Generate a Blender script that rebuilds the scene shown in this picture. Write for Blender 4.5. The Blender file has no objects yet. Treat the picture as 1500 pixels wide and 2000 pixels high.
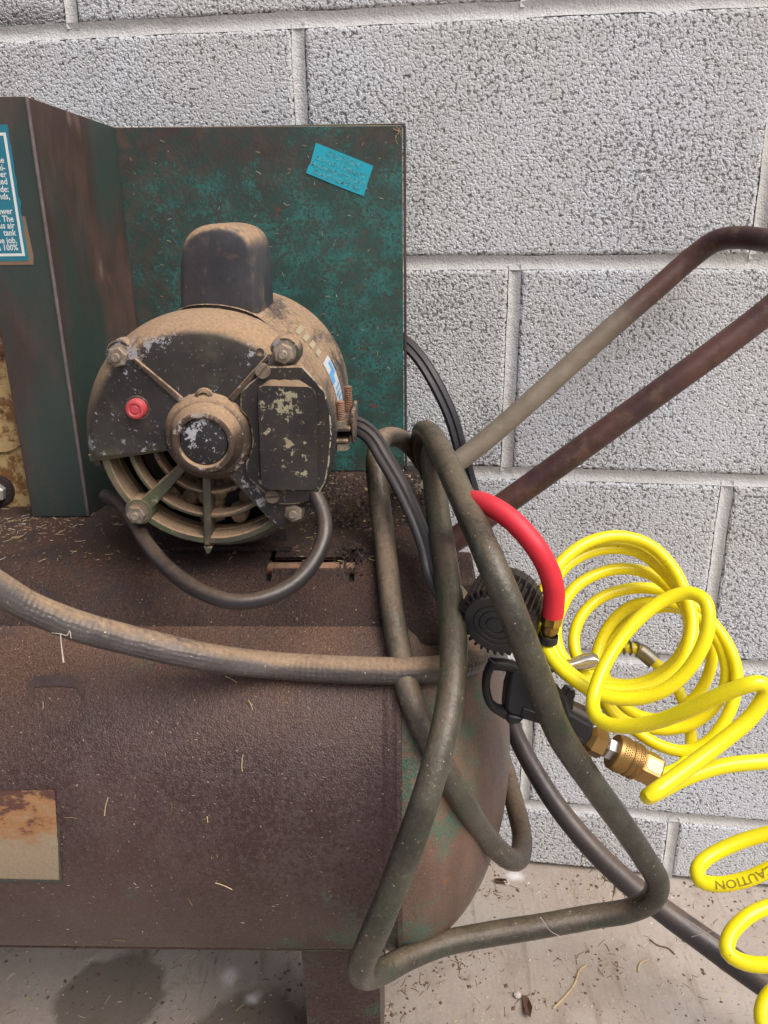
import bpy, bmesh, math, random
import numpy as np
from mathutils import Vector, Matrix, noise as mnoise
R_ = math.radians
random.seed(7); rng = np.random.default_rng(7)
scene = bpy.context.scene
COL = scene.collection

# ------------------------------------------------------------------ camera
CAM_Z = 0.7464
YAW, PITCH, ROLL = R_(1.76), R_(20.30), R_(-0.778)
FPX = 1600.0                                   # focal length for a 2000 px high picture
_f = Vector((-math.sin(YAW)*math.cos(PITCH), math.cos(YAW)*math.cos(PITCH), -math.sin(PITCH)))
_r = Vector((math.cos(YAW), math.sin(YAW), 0)); _u = _r.cross(_f)
CR = _r*math.cos(ROLL)+_u*math.sin(ROLL); CU = _u*math.cos(ROLL)-_r*math.sin(ROLL); CF = _f
CPOS = Vector((0, 0, CAM_Z))
cam = bpy.data.cameras.new('camera'); camo = bpy.data.objects.new('camera', cam); COL.objects.link(camo)
camo.matrix_world = Matrix(((CR.x, CU.x, -CF.x, 0), (CR.y, CU.y, -CF.y, 0), (CR.z, CU.z, -CF.z, CAM_Z), (0, 0, 0, 1)))
cam.sensor_fit = 'VERTICAL'; cam.sensor_height = 36; cam.sensor_width = 27; cam.lens = FPX/2000*36
cam.clip_start = 0.02; cam.clip_end = 200
scene.camera = camo

# ------------------------------------------------------------------ light
SUN_AZ, SUN_EL = R_(48), R_(54)                # azimuth to the right of the viewing line, behind the camera
sdir = Vector((math.sin(SUN_AZ)*math.cos(SUN_EL), -math.cos(SUN_AZ)*math.cos(SUN_EL), math.sin(SUN_EL)))
sun = bpy.data.lights.new('sun', 'SUN'); suno = bpy.data.objects.new('sun', sun); COL.objects.link(suno)
sun.energy = 1.3; sun.angle = R_(45); sun.color = (1.0, 0.995, 0.985)
suno.rotation_euler = sdir.to_track_quat('Z', 'Y').to_euler(); suno.location = sdir*5
w = bpy.data.worlds.new('World'); scene.world = w; w.use_nodes = True
nt = w.node_tree; bg = nt.nodes['Background']
sky = nt.nodes.new('ShaderNodeTexSky'); sky.sky_type = 'NISHITA'; sky.sun_disc = False
sky.sun_elevation = SUN_EL; sky.sun_rotation = math.atan2(sdir.x, sdir.y)
sky.air_density = 0.6; sky.dust_density = 6.0; sky.ozone_density = 0.6; sky.altitude = 0
nt.links.new(sky.outputs[0], bg.inputs[0]); bg.inputs[1].default_value = 0.062
scene.view_settings.view_transform = 'Standard'; scene.view_settings.look = 'None'
scene.view_settings.exposure = 1.06; scene.view_settings.gamma = 1

# ------------------------------------------------------------------ measuring helpers
def ray(px, py):
    return CF*FPX + CR*(px-750) - CU*(py-1000)
def at(px, py, Y):
    d = ray(px, py); return CPOS + d*(Y/d.y)
def atz(px, py, z):
    d = ray(px, py); return CPOS + d*((z-CAM_Z)/d.z)
def atd(px, py, D):
    return CPOS + ray(px, py)*(D/FPX)
# tank: axis along X at (y, z), radius R, right seam at TX
TY, TZ, TR = 0.574, 0.340, 0.160
TX = at(768, 1600, 0.45).x
HEAD = 0.088
def at_tank(px, py, off=0.0):
    d = ray(px, py).normalized(); R = TR+off
    dy, dz = d.y, d.z; oy, oz = -TY, CAM_Z-TZ
    a = dy*dy+dz*dz; b = oy*dy+oz*dz; c = oy*oy+oz*oz-R*R
    disc = b*b-a*c
    if disc < 0: t = -b/a
    else: t = (-b-math.sqrt(disc))/a
    p = CPOS+d*t
    if p.x > TX:                               # the domed head
        e = HEAD+off; k = R/e
        o = Vector(((0-TX)*k, oy, oz)); dd = Vector((d.x*k, dy, dz))
        a = dd.dot(dd); b = o.dot(dd); c = o.dot(o)-R*R; disc = b*b-a*c
        t = (-b-math.sqrt(disc))/a if disc > 0 else -b/a
        p = CPOS+d*t
    return p

# ------------------------------------------------------------------ node helpers
class NT:
    def __init__(s, name):
        s.m = bpy.data.materials.new(name); s.m.use_nodes = True; s.t = s.m.node_tree; s.t.nodes.clear()
        s.out = s.new('ShaderNodeOutputMaterial'); s.b = s.new('ShaderNodeBsdfPrincipled')
        s.link(s.b.outputs[0], s.out.inputs[0]); s._c = None; s._n = None
    def new(s, k): return s.t.nodes.new(k)
    def link(s, a, b): s.t.links.new(a, b)
    def put(s, v, inp):
        if isinstance(v, bpy.types.NodeSocket): s.link(v, inp)
        elif isinstance(v, (tuple, list)) and len(v) == 3 and inp.type == 'RGBA': inp.default_value = (*v, 1)
        else: inp.default_value = v
    def co(s):
        if s._c is None: s._c = s.new('ShaderNodeTexCoord')
        return s._c.outputs['Object']
    def uv(s):
        s.co(); return s._c.outputs['UV']
    def normal(s):
        if s._n is None: s._n = s.new('ShaderNodeNewGeometry')
        return s._n.outputs['Normal']
    def map(s, v, scale=(1, 1, 1), loc=(0, 0, 0), rot=(0, 0, 0)):
        n = s.new('ShaderNodeMapping'); s.link(v, n.inputs[0]); n.inputs['Scale'].default_value = scale
        n.inputs['Location'].default_value = loc; n.inputs['Rotation'].default_value = rot; return n.outputs[0]
    def noise(s, scale, detail=3, rough=0.55, v=None, dist=0.0, color=False):
        n = s.new('ShaderNodeTexNoise'); s.link(v or s.co(), n.inputs['Vector'])
        n.inputs['Scale'].default_value = scale; n.inputs['Detail'].default_value = detail
        n.inputs['Roughness'].default_value = rough; n.inputs['Distortion'].default_value = dist
        return n.outputs[1 if color else 0]
    def vor(s, scale, v=None, feature='F1', rand=1.0, out='Distance'):
        n = s.new('ShaderNodeTexVoronoi'); s.link(v or s.co(), n.inputs['Vector']); n.feature = feature
        n.inputs['Scale'].default_value = scale; n.inputs['Randomness'].default_value = rand; return n.outputs[out]
    def ramp(s, v, *st, interp='LINEAR'):
        n = s.new('ShaderNodeValToRGB'); s.link(v, n.inputs[0]); e = n.color_ramp.elements; n.color_ramp.interpolation = interp
        while len(e) < len(st): e.new(0.5)
        for x, (p, c) in zip(e, st):
            x.position = p; x.color = (c, c, c, 1) if not isinstance(c, (tuple, list)) else (*c, 1)
        return n.outputs[0]
    def sm(s, v, a, b):                         # smooth step a..b -> 0..1
        n = s.new('ShaderNodeMapRange'); n.interpolation_type = 'SMOOTHSTEP'; s.link(v, n.inputs[0])
        if a <= b:
            n.inputs[1].default_value = a; n.inputs[2].default_value = b
        else:
            n.inputs[1].default_value = b; n.inputs[2].default_value = a; n.inputs[3].default_value = 1; n.inputs[4].default_value = 0
        return n.outputs[0]
    def ma(s, op, a, b=0.0, c=0.0, clamp=False):
        n = s.new('ShaderNodeMath'); n.operation = op; n.use_clamp = clamp
        s.put(a, n.inputs[0]); s.put(b, n.inputs[1]); s.put(c, n.inputs[2]); return n.outputs[0]
    def mul(s, a, b): return s.ma('MULTIPLY', a, b)
    def add(s, a, b): return s.ma('ADD', a, b)
    def mix(s, f, a, b, mode='MIX'):
        n = s.new('ShaderNodeMix'); n.data_type = 'RGBA'; n.blend_type = mode; n.clamp_factor = True
        s.put(f, n.inputs[0]); s.put(a, n.inputs[6]); s.put(b, n.inputs[7]); return n.outputs[2]
    def sep(s, v):
        n = s.new('ShaderNodeSeparateXYZ'); s.link(v, n.inputs[0]); return n.outputs
    def bump(s, h, strength=0.5, dist=0.001, nrm=None):
        n = s.new('ShaderNodeBump'); s.link(h, n.inputs['Height']); n.inputs['Strength'].default_value = strength
        n.inputs['Distance'].default_value = dist
        if nrm is not None: s.link(nrm, n.inputs['Normal'])
        return n.outputs[0]
    def up(s, lo=0.2, hi=0.9): return s.sm(s.sep(s.normal())[2], lo, hi)
    def fin(s, col, rough=0.6, metal=0.0, nrm=None, spec=None):
        s.put(col, s.b.inputs['Base Color']); s.put(rough, s.b.inputs['Roughness']); s.put(metal, s.b.inputs['Metallic'])
        if nrm is not None: s.link(nrm, s.b.inputs['Normal'])
        if spec is not None: s.put(spec, s.b.inputs['Specular IOR Level'])
        return s.m

def m_block():
    n = NT('painted_concrete_block'); p = n.co()
    big = n.noise(5, 3); n2 = n.noise(38, 3)
    wv = n.noise(260, 2, 0.5, color=True); vm = n.new('ShaderNodeVectorMath'); vm.operation = 'MULTIPLY_ADD'
    n.link(wv, vm.inputs[0]); vm.inputs[1].default_value = (0.0022, 0.0022, 0.0022); n.link(p, vm.inputs[2])
    v1 = n.vor(450, vm.outputs[0]); fil = n.noise(11, 3, 0.6)                # some areas were filled smoother by the paint
    oi = n.new('ShaderNodeObjectInfo'); hole = n.sm(n.add(n.add(n.noise(285, 2, 0.55), n.mul(fil, 0.26)), n.mul(oi.outputs['Random'], 0.07)), 0.68, 0.79)  # open pits between the grains
    gap = n.sm(v1, 0.42, 0.80)
    h = n.ma('SUBTRACT', n.ma('SUBTRACT', n.add(0.72, n.mul(n.noise(120, 2), 0.28)), n.mul(gap, 0.42)), n.mul(hole, 0.55))
    d = n.new('ShaderNodeDisplacement'); n.link(h, d.inputs['Height']); d.inputs['Midlevel'].default_value = 0.42
    d.inputs['Scale'].default_value = 0.0015; n.link(d.outputs[0], n.out.inputs['Displacement'])
    n.m.displacement_method = 'BOTH'
    c = n.mix(n.sm(big, 0.35, 0.7), (0.56, 0.567, 0.572), (0.605, 0.635, 0.675))
    c = n.mix(n.mul(n.sm(n2, 0.5, 0.75), 0.35), c, (0.52, 0.50, 0.46))
    c = n.mix(n.mul(n.sm(h, 0.54, 0.27), 0.80), c, (0.13, 0.12, 0.105))      # colour darkens with depth into the pits and gaps
    spot = n.sm(n.noise(26, 4, 0.65, n.map(p, loc=(3, 1, 2))), 0.66, 0.74)
    c = n.mix(n.mul(spot, n.sm(h, 0.62, 0.35)), c, (0.10, 0.055, 0.035))
    c = n.mix(n.mul(n.sm(n.noise(7, 5, 0.7, n.map(p, loc=(9, 2, 4), scale=(1, 1, 0.45))), 0.55, 0.72), 0.22), c, (0.30, 0.265, 0.21))
    c = n.mix(n.mul(oi.outputs['Random'], 0.18), c, (0.40, 0.40, 0.39))
    return n.fin(c, 0.85)
def m_mortar():
    n = NT('painted_mortar'); a = n.noise(6, 3); g = n.noise(600, 3)
    c = n.mix(n.sm(a, 0.35, 0.7), (0.56, 0.555, 0.53), (0.64, 0.645, 0.64))
    c = n.mix(n.mul(n.sm(n.noise(24, 5, 0.7), 0.56, 0.72), 0.45), c, (0.33, 0.30, 0.26))
    return n.fin(c, 0.8, nrm=n.bump(n.add(g, n.mul(n.noise(90, 2), 1.4)), 0.8, 0.0016))
def m_floor():
    n = NT('worn_concrete'); a = n.noise(4, 5, 0.6); b = n.noise(22, 4, 0.6); f = n.noise(260, 3); p = n.co()
    c = n.mix(n.sm(a, 0.35, 0.68), (0.325, 0.268, 0.222), (0.415, 0.362, 0.318))
    c = n.mix(n.mul(n.sm(b, 0.50, 0.72), 0.55), c, (0.255, 0.205, 0.165))
    c = n.mix(n.mul(n.sm(n.noise(120, 5, 0.8), 0.56, 0.68), 0.6), c, (0.17, 0.11, 0.075))
    c = n.mix(n.mul(n.sm(n.noise(300, 2, 0.6), 0.60, 0.70), 0.5), c, (0.50, 0.46, 0.42))
    c = n.mix(n.sm(n.noise(55, 2, 0.5, n.map(p, loc=(2, 5, 1))), 0.745, 0.79), c, (0.62, 0.60, 0.60))
    scr = n.noise(60, 3, 0.6, n.map(p, scale=(1, 0.12, 1), rot=(0, 0, R_(18))))
    c = n.mix(n.mul(n.sm(scr, 0.55, 0.70), 0.5), c, (0.19, 0.145, 0.11))
    wob = n.noise(16, 3, 0.6, color=True); add = n.new('ShaderNodeVectorMath'); add.operation = 'MULTIPLY_ADD'
    n.link(wob, add.inputs[0]); add.inputs[1].default_value = (0.05, 0.05, 0); n.link(p, add.inputs[2])
    pc = add.outputs[0]
    def spot(q, r0, r1, sx=1.0):
        vm = n.new('ShaderNodeVectorMath'); vm.operation = 'DISTANCE'; n.link(pc, vm.inputs[0])
        vm.inputs[1].default_value = (q.x+0.025, q.y+0.025, 0); return n.sm(vm.outputs['Value'], r1, r0)
    for q, r in ((atz(215, 1945, 0), 0.055), (atz(480, 2050, 0), 0.07)):
        c = n.mix(n.mul(spot(q, r*0.8, r*1.05), 0.70), c, (0.105, 0.080, 0.058))
    for q, r in ((atz(450, 1903, 0), 0.016), (atz(498, 1947, 0), 0.012), (atz(1010, 1712, 0), 0.014)):
        c = n.mix(n.mul(spot(q, 0.0, r), 0.85), c, (0.72, 0.70, 0.72))
    h = n.add(n.mul(f, 0.5), n.add(n.mul(b, 1.5), scr))
    return n.fin(c, n.ramp(b, (0.3, 0.55), (0.7, 0.8)), nrm=n.bump(h, 0.6, 0.0018))

def dust_on(n, c, amt, col=(0.30, 0.20, 0.125), lo=0.15, hi=0.95, fine=220):
    f = n.mul(n.up(lo, hi), n.sm(n.add(n.noise(14, 4, 0.65), n.mul(n.noise(fine, 2), 0.35)), 0.42, 0.78))
    f = n.ma('MULTIPLY', f, amt, clamp=True)
    return n.mix(f, c, n.mix(n.noise(fine*1.6, 2), tuple(x*0.55 for x in col), tuple(x*1.35 for x in col))), f

def m_guard():
    n = NT('mottled_teal_guard_paint'); p = n.co(); X = n.sep(p)
    big = n.noise(8, 4, 0.65); mid = n.noise(30, 4, 0.7); crack = n.noise(340, 4, 0.8, dist=0.7); cr2 = n.noise(95, 3, 0.65)
    base = n.mix(n.sm(mid, 0.35, 0.7), (0.050, 0.033, 0.028), (0.092, 0.060, 0.047))
    base = n.mix(n.mul(n.sm(cr2, 0.38, 0.62), 0.85), base, (0.026, 0.047, 0.040))
    edge = n.mul(n.sm(X[2], 0.812, 0.745), n.sm(X[2], 0.50, 0.58))           # paint survives best away from the rim
    side = n.sm(X[0], -0.235, -0.06)                                         # and towards the free end
    k = n.add(n.add(n.mul(big, 0.75), n.mul(mid, 0.45)), n.add(n.mul(edge, 0.22), n.mul(side, 0.25)))
    cover = n.sm(k, 0.60, 1.02)
    th = n.ma('SUBTRACT', 0.69, n.mul(cover, 0.205))
    fleck = n.sm(n.ma('SUBTRACT', n.add(n.mul(crack, 0.8), n.mul(cr2, 0.2)), th), -0.04, 0.05)
    teal = n.mix(n.sm(n.noise(40, 3), 0.35, 0.65), (0.020, 0.072, 0.060), (0.029, 0.155, 0.138))
    c = n.mix(n.mul(fleck, 0.9), n.mix(n.mul(cover, 0.55), base, (0.024, 0.060, 0.052)), teal)
    red = n.sm(n.noise(38, 3, 0.6, n.map(p, scale=(1, 1, 0.75), loc=(4, 2, 9))), 0.675, 0.72)
    c = n.mix(n.mul(red, 0.8), c, (0.15, 0.040, 0.030))
    c = n.mix(n.sm(n.noise(420, 1, 0.5, n.map(p, loc=(1, 1, 2))), 0.755, 0.785), c, (0.42, 0.34, 0.24))
    c, f = dust_on(n, c, 0.9)
    r = n.ramp(crack, (0.3, 0.40), (0.7, 0.60))
    return n.fin(c, r, nrm=n.bump(n.add(crack, n.mul(mid, 0.6)), 0.4, 0.0009))
def m_guardfold(name='worn_brown_green_guard_paint', bias=0.0):
    n = NT(name); p = n.co()
    pv = n.map(p, scale=(1, 1, 0.35))
    a = n.noise(26, 4, 0.6, pv); b = n.noise(9, 3, 0.6, pv); g = n.noise(260, 3, 0.7)
    base = n.mix(n.sm(a, 0.4, 0.65), (0.048, 0.029, 0.024), (0.092, 0.056, 0.045))
    c = n.mix(n.mul(n.sm(n.add(b, n.mul(g, 0.25)), 0.50-bias, 0.70-bias), 0.85), base, (0.024, 0.050, 0.044))
    c = n.mix(n.sm(n.noise(17, 4, 0.65, n.map(pv, loc=(1, 7, 3))), 0.64, 0.69), c, (0.20, 0.058, 0.042))
    c = n.mix(n.mul(n.sm(n.noise(13, 3, 0.6, n.map(pv, loc=(8, 2, 5))), 0.66, 0.70), 0.8), c, (0.23, 0.155, 0.13))
    c, f = dust_on(n, c, 0.8)
    return n.fin(c, 0.5, nrm=n.bump(n.add(g, a), 0.25, 0.0006))
def m_tank(name='rusty_tank_paint', head=False):
    n = NT(name); p = n.co(); X = n.sep(p)
    a = n.noise(8, 4, 0.6); b = n.noise(34, 4, 0.65); g = n.noise(330, 3, 0.7); gg = n.noise(900, 2)
    if not head:
        c = n.mix(n.sm(a, 0.35, 0.7), (0.036, 0.0172, 0.0150), (0.060, 0.0320, 0.0290)); c = n.mix(n.mul(n.sm(n.noise(5, 5, 0.7, n.map(p, loc=(4, 4, 2), scale=(1, 1, 0.6))), 0.48, 0.66), 0.6), c, (0.085, 0.052, 0.044))
        c = n.mix(n.mul(n.sm(n.add(g, n.mul(b, 0.4)), 0.60, 0.84), 0.6), c, (0.082, 0.057, 0.054))
        gx = n.mul(n.sm(X[0], -0.20, 0.02), n.sm(X[2], 0.38, 0.30))
        gr = n.sm(n.add(n.add(n.mul(b, 0.7), n.mul(a, 0.5)), n.mul(gx, 0.16)), 0.73, 0.84)
        c = n.mix(n.mul(gr, n.sm(g, 0.38, 0.6)), c, (0.040, 0.105, 0.062))
    else:
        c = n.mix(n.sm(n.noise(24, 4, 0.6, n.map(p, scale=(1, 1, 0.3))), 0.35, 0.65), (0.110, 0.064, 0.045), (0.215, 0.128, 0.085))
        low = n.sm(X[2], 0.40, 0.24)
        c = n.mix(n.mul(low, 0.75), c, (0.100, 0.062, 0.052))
        gr = n.sm(n.add(n.mul(b, 0.75), n.add(n.mul(a, 0.5), n.mul(n.sm(X[0], 0.075, 0.0), 0.14))), 0.70, 0.83)
        c = n.mix(n.mul(gr, n.sm(g, 0.32, 0.58)), c, (0.055, 0.135, 0.090))
        c = n.mix(n.sm(n.noise(19, 4, 0.7, n.map(p, loc=(5, 5, 1), scale=(1.5, 1, 0.5))), 0.65, 0.72), c, (0.30, 0.105, 0.030))
    dust = n.mul(n.up(0.30, 0.92), n.sm(n.add(n.noise(11, 4, 0.6), n.mul(g, 0.4)), 0.40, 0.85))
    c = n.mix(n.ma('MULTIPLY', dust, 0.85, clamp=True), c, n.mix(n.sm(gg, 0.35, 0.65), (0.060, 0.027, 0.013), (0.175, 0.090, 0.048)))
    c = n.mix(n.sm(n.noise(520, 1), 0.73, 0.78), c, (0.34, 0.25, 0.19))
    rough = n.ramp(n.add(n.mul(g, 0.6), n.mul(dust, 0.5)), (0.2, 0.26), (0.8, 0.72))
    return n.fin(c, rough, nrm=n.bump(n.add(g, n.mul(gg, 0.8)), 0.75, 0.0010))
def m_platform():
    n = NT('dusty_brown_steel'); g = n.noise(330, 3, 0.75); gg = n.noise(800, 2); a = n.noise(14, 4, 0.6); b = n.noise(40, 3)
    c = n.mix(n.sm(a, 0.35, 0.7), (0.024, 0.0145, 0.0130), (0.046, 0.029, 0.026))
    c = n.mix(n.mul(n.sm(g, 0.55, 0.75), 0.5), c, (0.080, 0.056, 0.054))
    dust = n.mul(n.up(0.5, 0.98), n.sm(n.add(n.mul(b, 0.6), n.mul(g, 0.5)), 0.38, 0.66))
    c = n.mix(n.ma('MULTIPLY', dust, 0.95, clamp=True), c, n.mix(n.sm(gg, 0.3, 0.7), (0.030, 0.0125, 0.008), (0.115, 0.055, 0.030)))
    c = n.mix(n.sm(n.noise(520, 1), 0.72, 0.78), c, (0.36, 0.25, 0.15))
    return n.fin(c, 0.72, nrm=n.bump(n.add(n.mul(g, 1.4), gg), 0.9, 0.0022))
def m_motor(name, chips=(0.42, 0.42, 0.45), camt=0.0, damt=1.0, green=0.0, base=((0.010, 0.0105, 0.014), (0.024, 0.024, 0.028)), film=0.35, arc=False):
    n = NT(name); p = n.co(); X = n.sep(p)
    a = n.noise(20, 4, 0.6); g = n.noise(420, 3, 0.7); b = n.noise(130, 5, 0.75)
    c = n.mix(n.sm(a, 0.35, 0.7), base[0], base[1])
    c = n.mix(n.mul(n.sm(n.noise(9, 3), 0.48, 0.7), 0.4), c, (0.060, 0.048, 0.034))
    if green:
        gm = n.mul(n.sm(n.noise(22, 3, 0.6, n.map(p, loc=(2, 3, 8))), 0.50, 0.66), green)
        c = n.mix(gm, c, (0.085, 0.105, 0.050))
    k = n.add(n.mul(b, 0.72), n.add(n.mul(n.noise(17, 3, 0.6, n.map(p, loc=(6, 3, 2))), 0.52), n.mul(g, 0.12)))
    if arc:                                     # rubbed through along the upper shoulder of the casting
        cx, cz = n.add(X[0], 0.1295), n.ma('SUBTRACT', X[2], 0.620)
        rr = n.ma('SQRT', n.add(n.mul(cx, cx), n.mul(cz, cz)))
        k = n.add(k, n.mul(n.mul(n.mul(n.sm(rr, 0.048, 0.060), n.sm(rr, 0.076, 0.067)), n.sm(cz, 0.010, 0.045)), 0.062))
    ch = n.sm(k, 0.83-camt, 0.85-camt)
    c = n.mix(ch, c, n.mix(g, tuple(x*0.7 for x in chips), tuple(x*1.2 for x in chips)))
    fl = n.sm(n.noise(430, 2, 0.5, n.map(p, loc=(7, 1, 1))), 0.695-camt*0.6, 0.73-camt*0.6)
    c = n.mix(n.mul(fl, 0.55), c, tuple(x*0.6 for x in chips))
    c, f = dust_on(n, c, 1.3*damt, (0.34, 0.225, 0.135), 0.05, 0.75, 300)
    c = n.mix(n.mul(n.sm(n.noise(30, 4, 0.7, n.map(p, loc=(1, 1, 6))), 0.52, 0.72), film*damt), c, (0.22, 0.15, 0.095))
    r = n.add(0.34, n.ma('MULTIPLY', n.add(f, n.mul(a, 0.4)), 0.5, clamp=True))
    return n.fin(c, r, nrm=n.bump(n.add(n.mul(ch, 0.5), n.add(n.mul(g, 0.6), n.mul(a, 0.6))), 0.35, 0.0008))
def m_dusty(name, base, dust=(0.36, 0.24, 0.145), amt=1.6):
    n = NT(name); g = n.noise(420, 3, 0.7); a = n.noise(20, 4, 0.6); p = n.co()
    c = n.mix(n.sm(a, 0.4, 0.65), base, tuple(x*1.9 for x in base))
    f = n.ma('MULTIPLY', n.mul(n.up(-0.25, 0.5), n.sm(n.add(n.mul(a, 0.7), n.mul(g, 0.35)), 0.36, 0.62)), amt, clamp=True)
    st = n.noise(60, 3, 0.6, n.map(p, scale=(1, 0.15, 1)))
    dcol = n.mix(n.sm(g, 0.35, 0.65), tuple(x*0.62 for x in dust), tuple(x*1.15 for x in dust))
    c = n.mix(n.mul(f, n.sm(st, 0.75, 0.5)), c, dcol)
    return n.fin(c, 0.75, nrm=n.bump(n.add(g, a), 0.5, 0.001))
def m_simple(name, col, rough=0.5, metal=0.0, var=0.25, nscale=60, bump=0.15, dust=0.0, dcol=(0.30, 0.2, 0.125), spec=None):
    n = NT(name); a = n.noise(nscale, 4, 0.6); g = n.noise(nscale*7, 2)
    c = n.mix(a, tuple(x*(1-var) for x in col), tuple(min(1, x*(1+var)) for x in col))
    if dust: c, f = dust_on(n, c, dust, dcol)
    return n.fin(c, n.ramp(a, (0.3, max(0.05, rough-0.08)), (0.7, min(1, rough+0.1))), metal, n.bump(n.add(a, g), bump, 0.0006), spec)
def m_rust(name, c0=(0.105, 0.048, 0.030), c1=(0.235, 0.115, 0.062), rough=0.75, metal=0.0):
    n = NT(name); a = n.noise(45, 4, 0.65); g = n.noise(500, 3, 0.7)
    c = n.mix(n.sm(n.add(a, n.mul(g, 0.3)), 0.45, 0.85), c0, c1); c, f = dust_on(n, c, 0.9)
    return n.fin(c, rough, metal, n.bump(g, 0.6, 0.0009))
def m_hose(name, ca, cb, cg, dust, weave=0.6):
    n = NT(name); uv = n.sep(n.uv()); a = n.noise(26, 4, 0.65); g = n.noise(360, 3, 0.7)
    ju = n.noise(140, 2, 0.5); u = n.add(n.mul(uv[0], 2*math.pi*9), n.mul(ju, 3.0)); v = n.add(n.mul(uv[1], 2*math.pi/0.0075), n.mul(ju, 2.0))
    d1 = n.ma('SINE', n.add(u, v)); d2 = n.ma('SINE', n.ma('SUBTRACT', u, v)); wv = n.mul(n.mul(d1, d2), n.sm(n.noise(30, 3, 0.6, n.map(n.co(), loc=(3, 3, 1))), 0.35, 0.65))
    c = n.mix(n.sm(a, 0.35, 0.68), ca, cb)
    c = n.mix(n.mul(n.sm(n.noise(18, 3, 0.6, n.map(n.co(), loc=(5, 5, 5))), 0.48, 0.68), 0.8), c, cg)
    c = n.mix(n.mul(n.sm(wv, 0.0, -0.9), weave*0.12), c, tuple(x*0.4 for x in ca))
    c = n.mix(n.mul(n.sm(g, 0.58, 0.72), 0.5), c, (0.20, 0.16, 0.115)); c = n.mix(n.mul(n.sm(n.noise(9, 4, 0.7, n.map(n.co(), loc=(2, 8, 1))), 0.52, 0.7), 0.45), c, tuple(x*0.45 for x in ca))
    c, f = dust_on(n, c, dust, (0.30, 0.205, 0.128), 0.25, 0.95, 260)
    c = n.mix(n.sm(n.noise(420, 1, 0.5, n.map(n.co(), loc=(1, 2, 2))), 0.75, 0.78), c, (0.45, 0.34, 0.22))
    r = n.add(n.ramp(g, (0.35, 0.26), (0.65, 0.42)), n.ma('MULTIPLY', f, 0.5, clamp=True))
    nb = n.bump(wv, weave*0.55, 0.00035); nb = n.bump(n.add(g, n.add(n.mul(n.noise(150, 3, 0.6), 1.2), a)), 0.5, 0.0008, nb)
    return n.fin(c, r, nrm=nb)
def m_yellow():
    n = NT('glossy_yellow_polyurethane'); a = n.noise(30, 3); s = n.sm(n.noise(190, 2), 0.735, 0.77)
    c = n.mix(a, (0.85, 0.715, 0.006), (0.90, 0.775, 0.014)); c = n.mix(n.mul(n.sm(n.noise(45, 5, 0.7), 0.58, 0.75), 0.35), c, (0.52, 0.40, 0.03)); c = n.mix(n.mul(s, 0.75), c, (0.25, 0.15, 0.02))
    n.b.inputs['Subsurface Weight'].default_value = 0.12; n.b.inputs['Subsurface Radius'].default_value = (0.004, 0.003, 0.0005)
    n.b.inputs['Subsurface Scale'].default_value = 1.0
    return n.fin(c, n.ramp(n.noise(60, 4, 0.7), (0.35, 0.17), (0.7, 0.36)), nrm=n.bump(n.noise(90, 2), 0.08, 0.001))
def m_handle():
    n = NT('rusty_tube_paint'); a = n.noise(13, 4, 0.65); b = n.noise(60, 4, 0.7); g = n.noise(420, 3, 0.7)
    c = n.mix(n.sm(a, 0.38, 0.66), (0.045, 0.019, 0.018), (0.100, 0.043, 0.033))
    c = n.mix(n.mul(n.sm(n.add(b, n.mul(g, 0.3)), 0.64, 0.86), 0.5), c, (0.15, 0.085, 0.045))
    # the far arm has lost its paint to a pale grey-tan film near its lower end
    X = n.sep(n.co()); far = n.mul(n.sm(X[1], 0.056, 0.086), n.sm(n.add(X[0], n.mul(a, 0.10)), 0.27, 0.20))
    c = n.mix(n.mul(far, 0.85), c, n.mix(b, (0.15, 0.125, 0.085), (0.32, 0.275, 0.205)))
    return n.fin(c, n.ramp(b, (0.35, 0.34), (0.7, 0.6)), nrm=n.bump(n.add(g, b), 0.4, 0.0007))
def m_cream():
    n = NT('chipped_cream_paint'); b = n.noise(38, 5, 0.72); g = n.noise(260, 3, 0.7); a = n.noise(14, 3)
    c = n.mix(g, (0.42, 0.29, 0.115), (0.56, 0.41, 0.19))
    c = n.mix(n.mul(n.sm(n.add(b, n.mul(g, 0.25)), 0.58, 0.70), 0.9), c, (0.17, 0.065, 0.018))
    c = n.mix(n.sm(n.add(n.mul(b, 0.8), n.mul(a, 0.45)), 0.755, 0.79), c, (0.022, 0.014, 0.012))
    c = n.mix(n.sm(g, 0.68, 0.72), c, (0.04, 0.022, 0.015))
    return n.fin(c, 0.55, nrm=n.bump(n.add(b, g), 0.4, 0.001))
LBL1, LBL0 = at_tank(50, 1545).z, at_tank(50, 1690).z
def m_tanklabel():
    n = NT('rust_eaten_beige_label'); X = n.sep(n.co()); b = n.noise(60, 5, 0.75, n.map(n.co(), scale=(0.6, 1, 1.2))); g = n.noise(400, 3)
    c = n.mix(g, (0.215, 0.165, 0.105), (0.30, 0.235, 0.16))
    k = n.add(n.mul(n.sm(X[2], LBL0, LBL1), 0.30), n.mul(b, 0.80))
    c = n.mix(n.mul(n.sm(k, 0.46, 0.64), 0.88), c, (0.27, 0.125, 0.045)); c = n.mix(n.sm(k, 0.63, 0.70), c, (0.085, 0.035, 0.025))
    return n.fin(c, 0.6, nrm=n.bump(n.add(b, g), 0.35, 0.0008))
def m_paper(name, col, var=0.12, scuff=0.0):
    n = NT(name); a = n.noise(60, 4, 0.6); g = n.noise(500, 2)
    c = n.mix(a, tuple(x*(1-var) for x in col), tuple(x*(1+var) for x in col))
    if scuff: c = n.mix(n.mul(n.sm(n.add(g, n.mul(a, 0.3)), 0.72-scuff, 0.86-scuff), 0.8), c, (0.03, 0.20, 0.24))
    return n.fin(c, 0.45)

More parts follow.
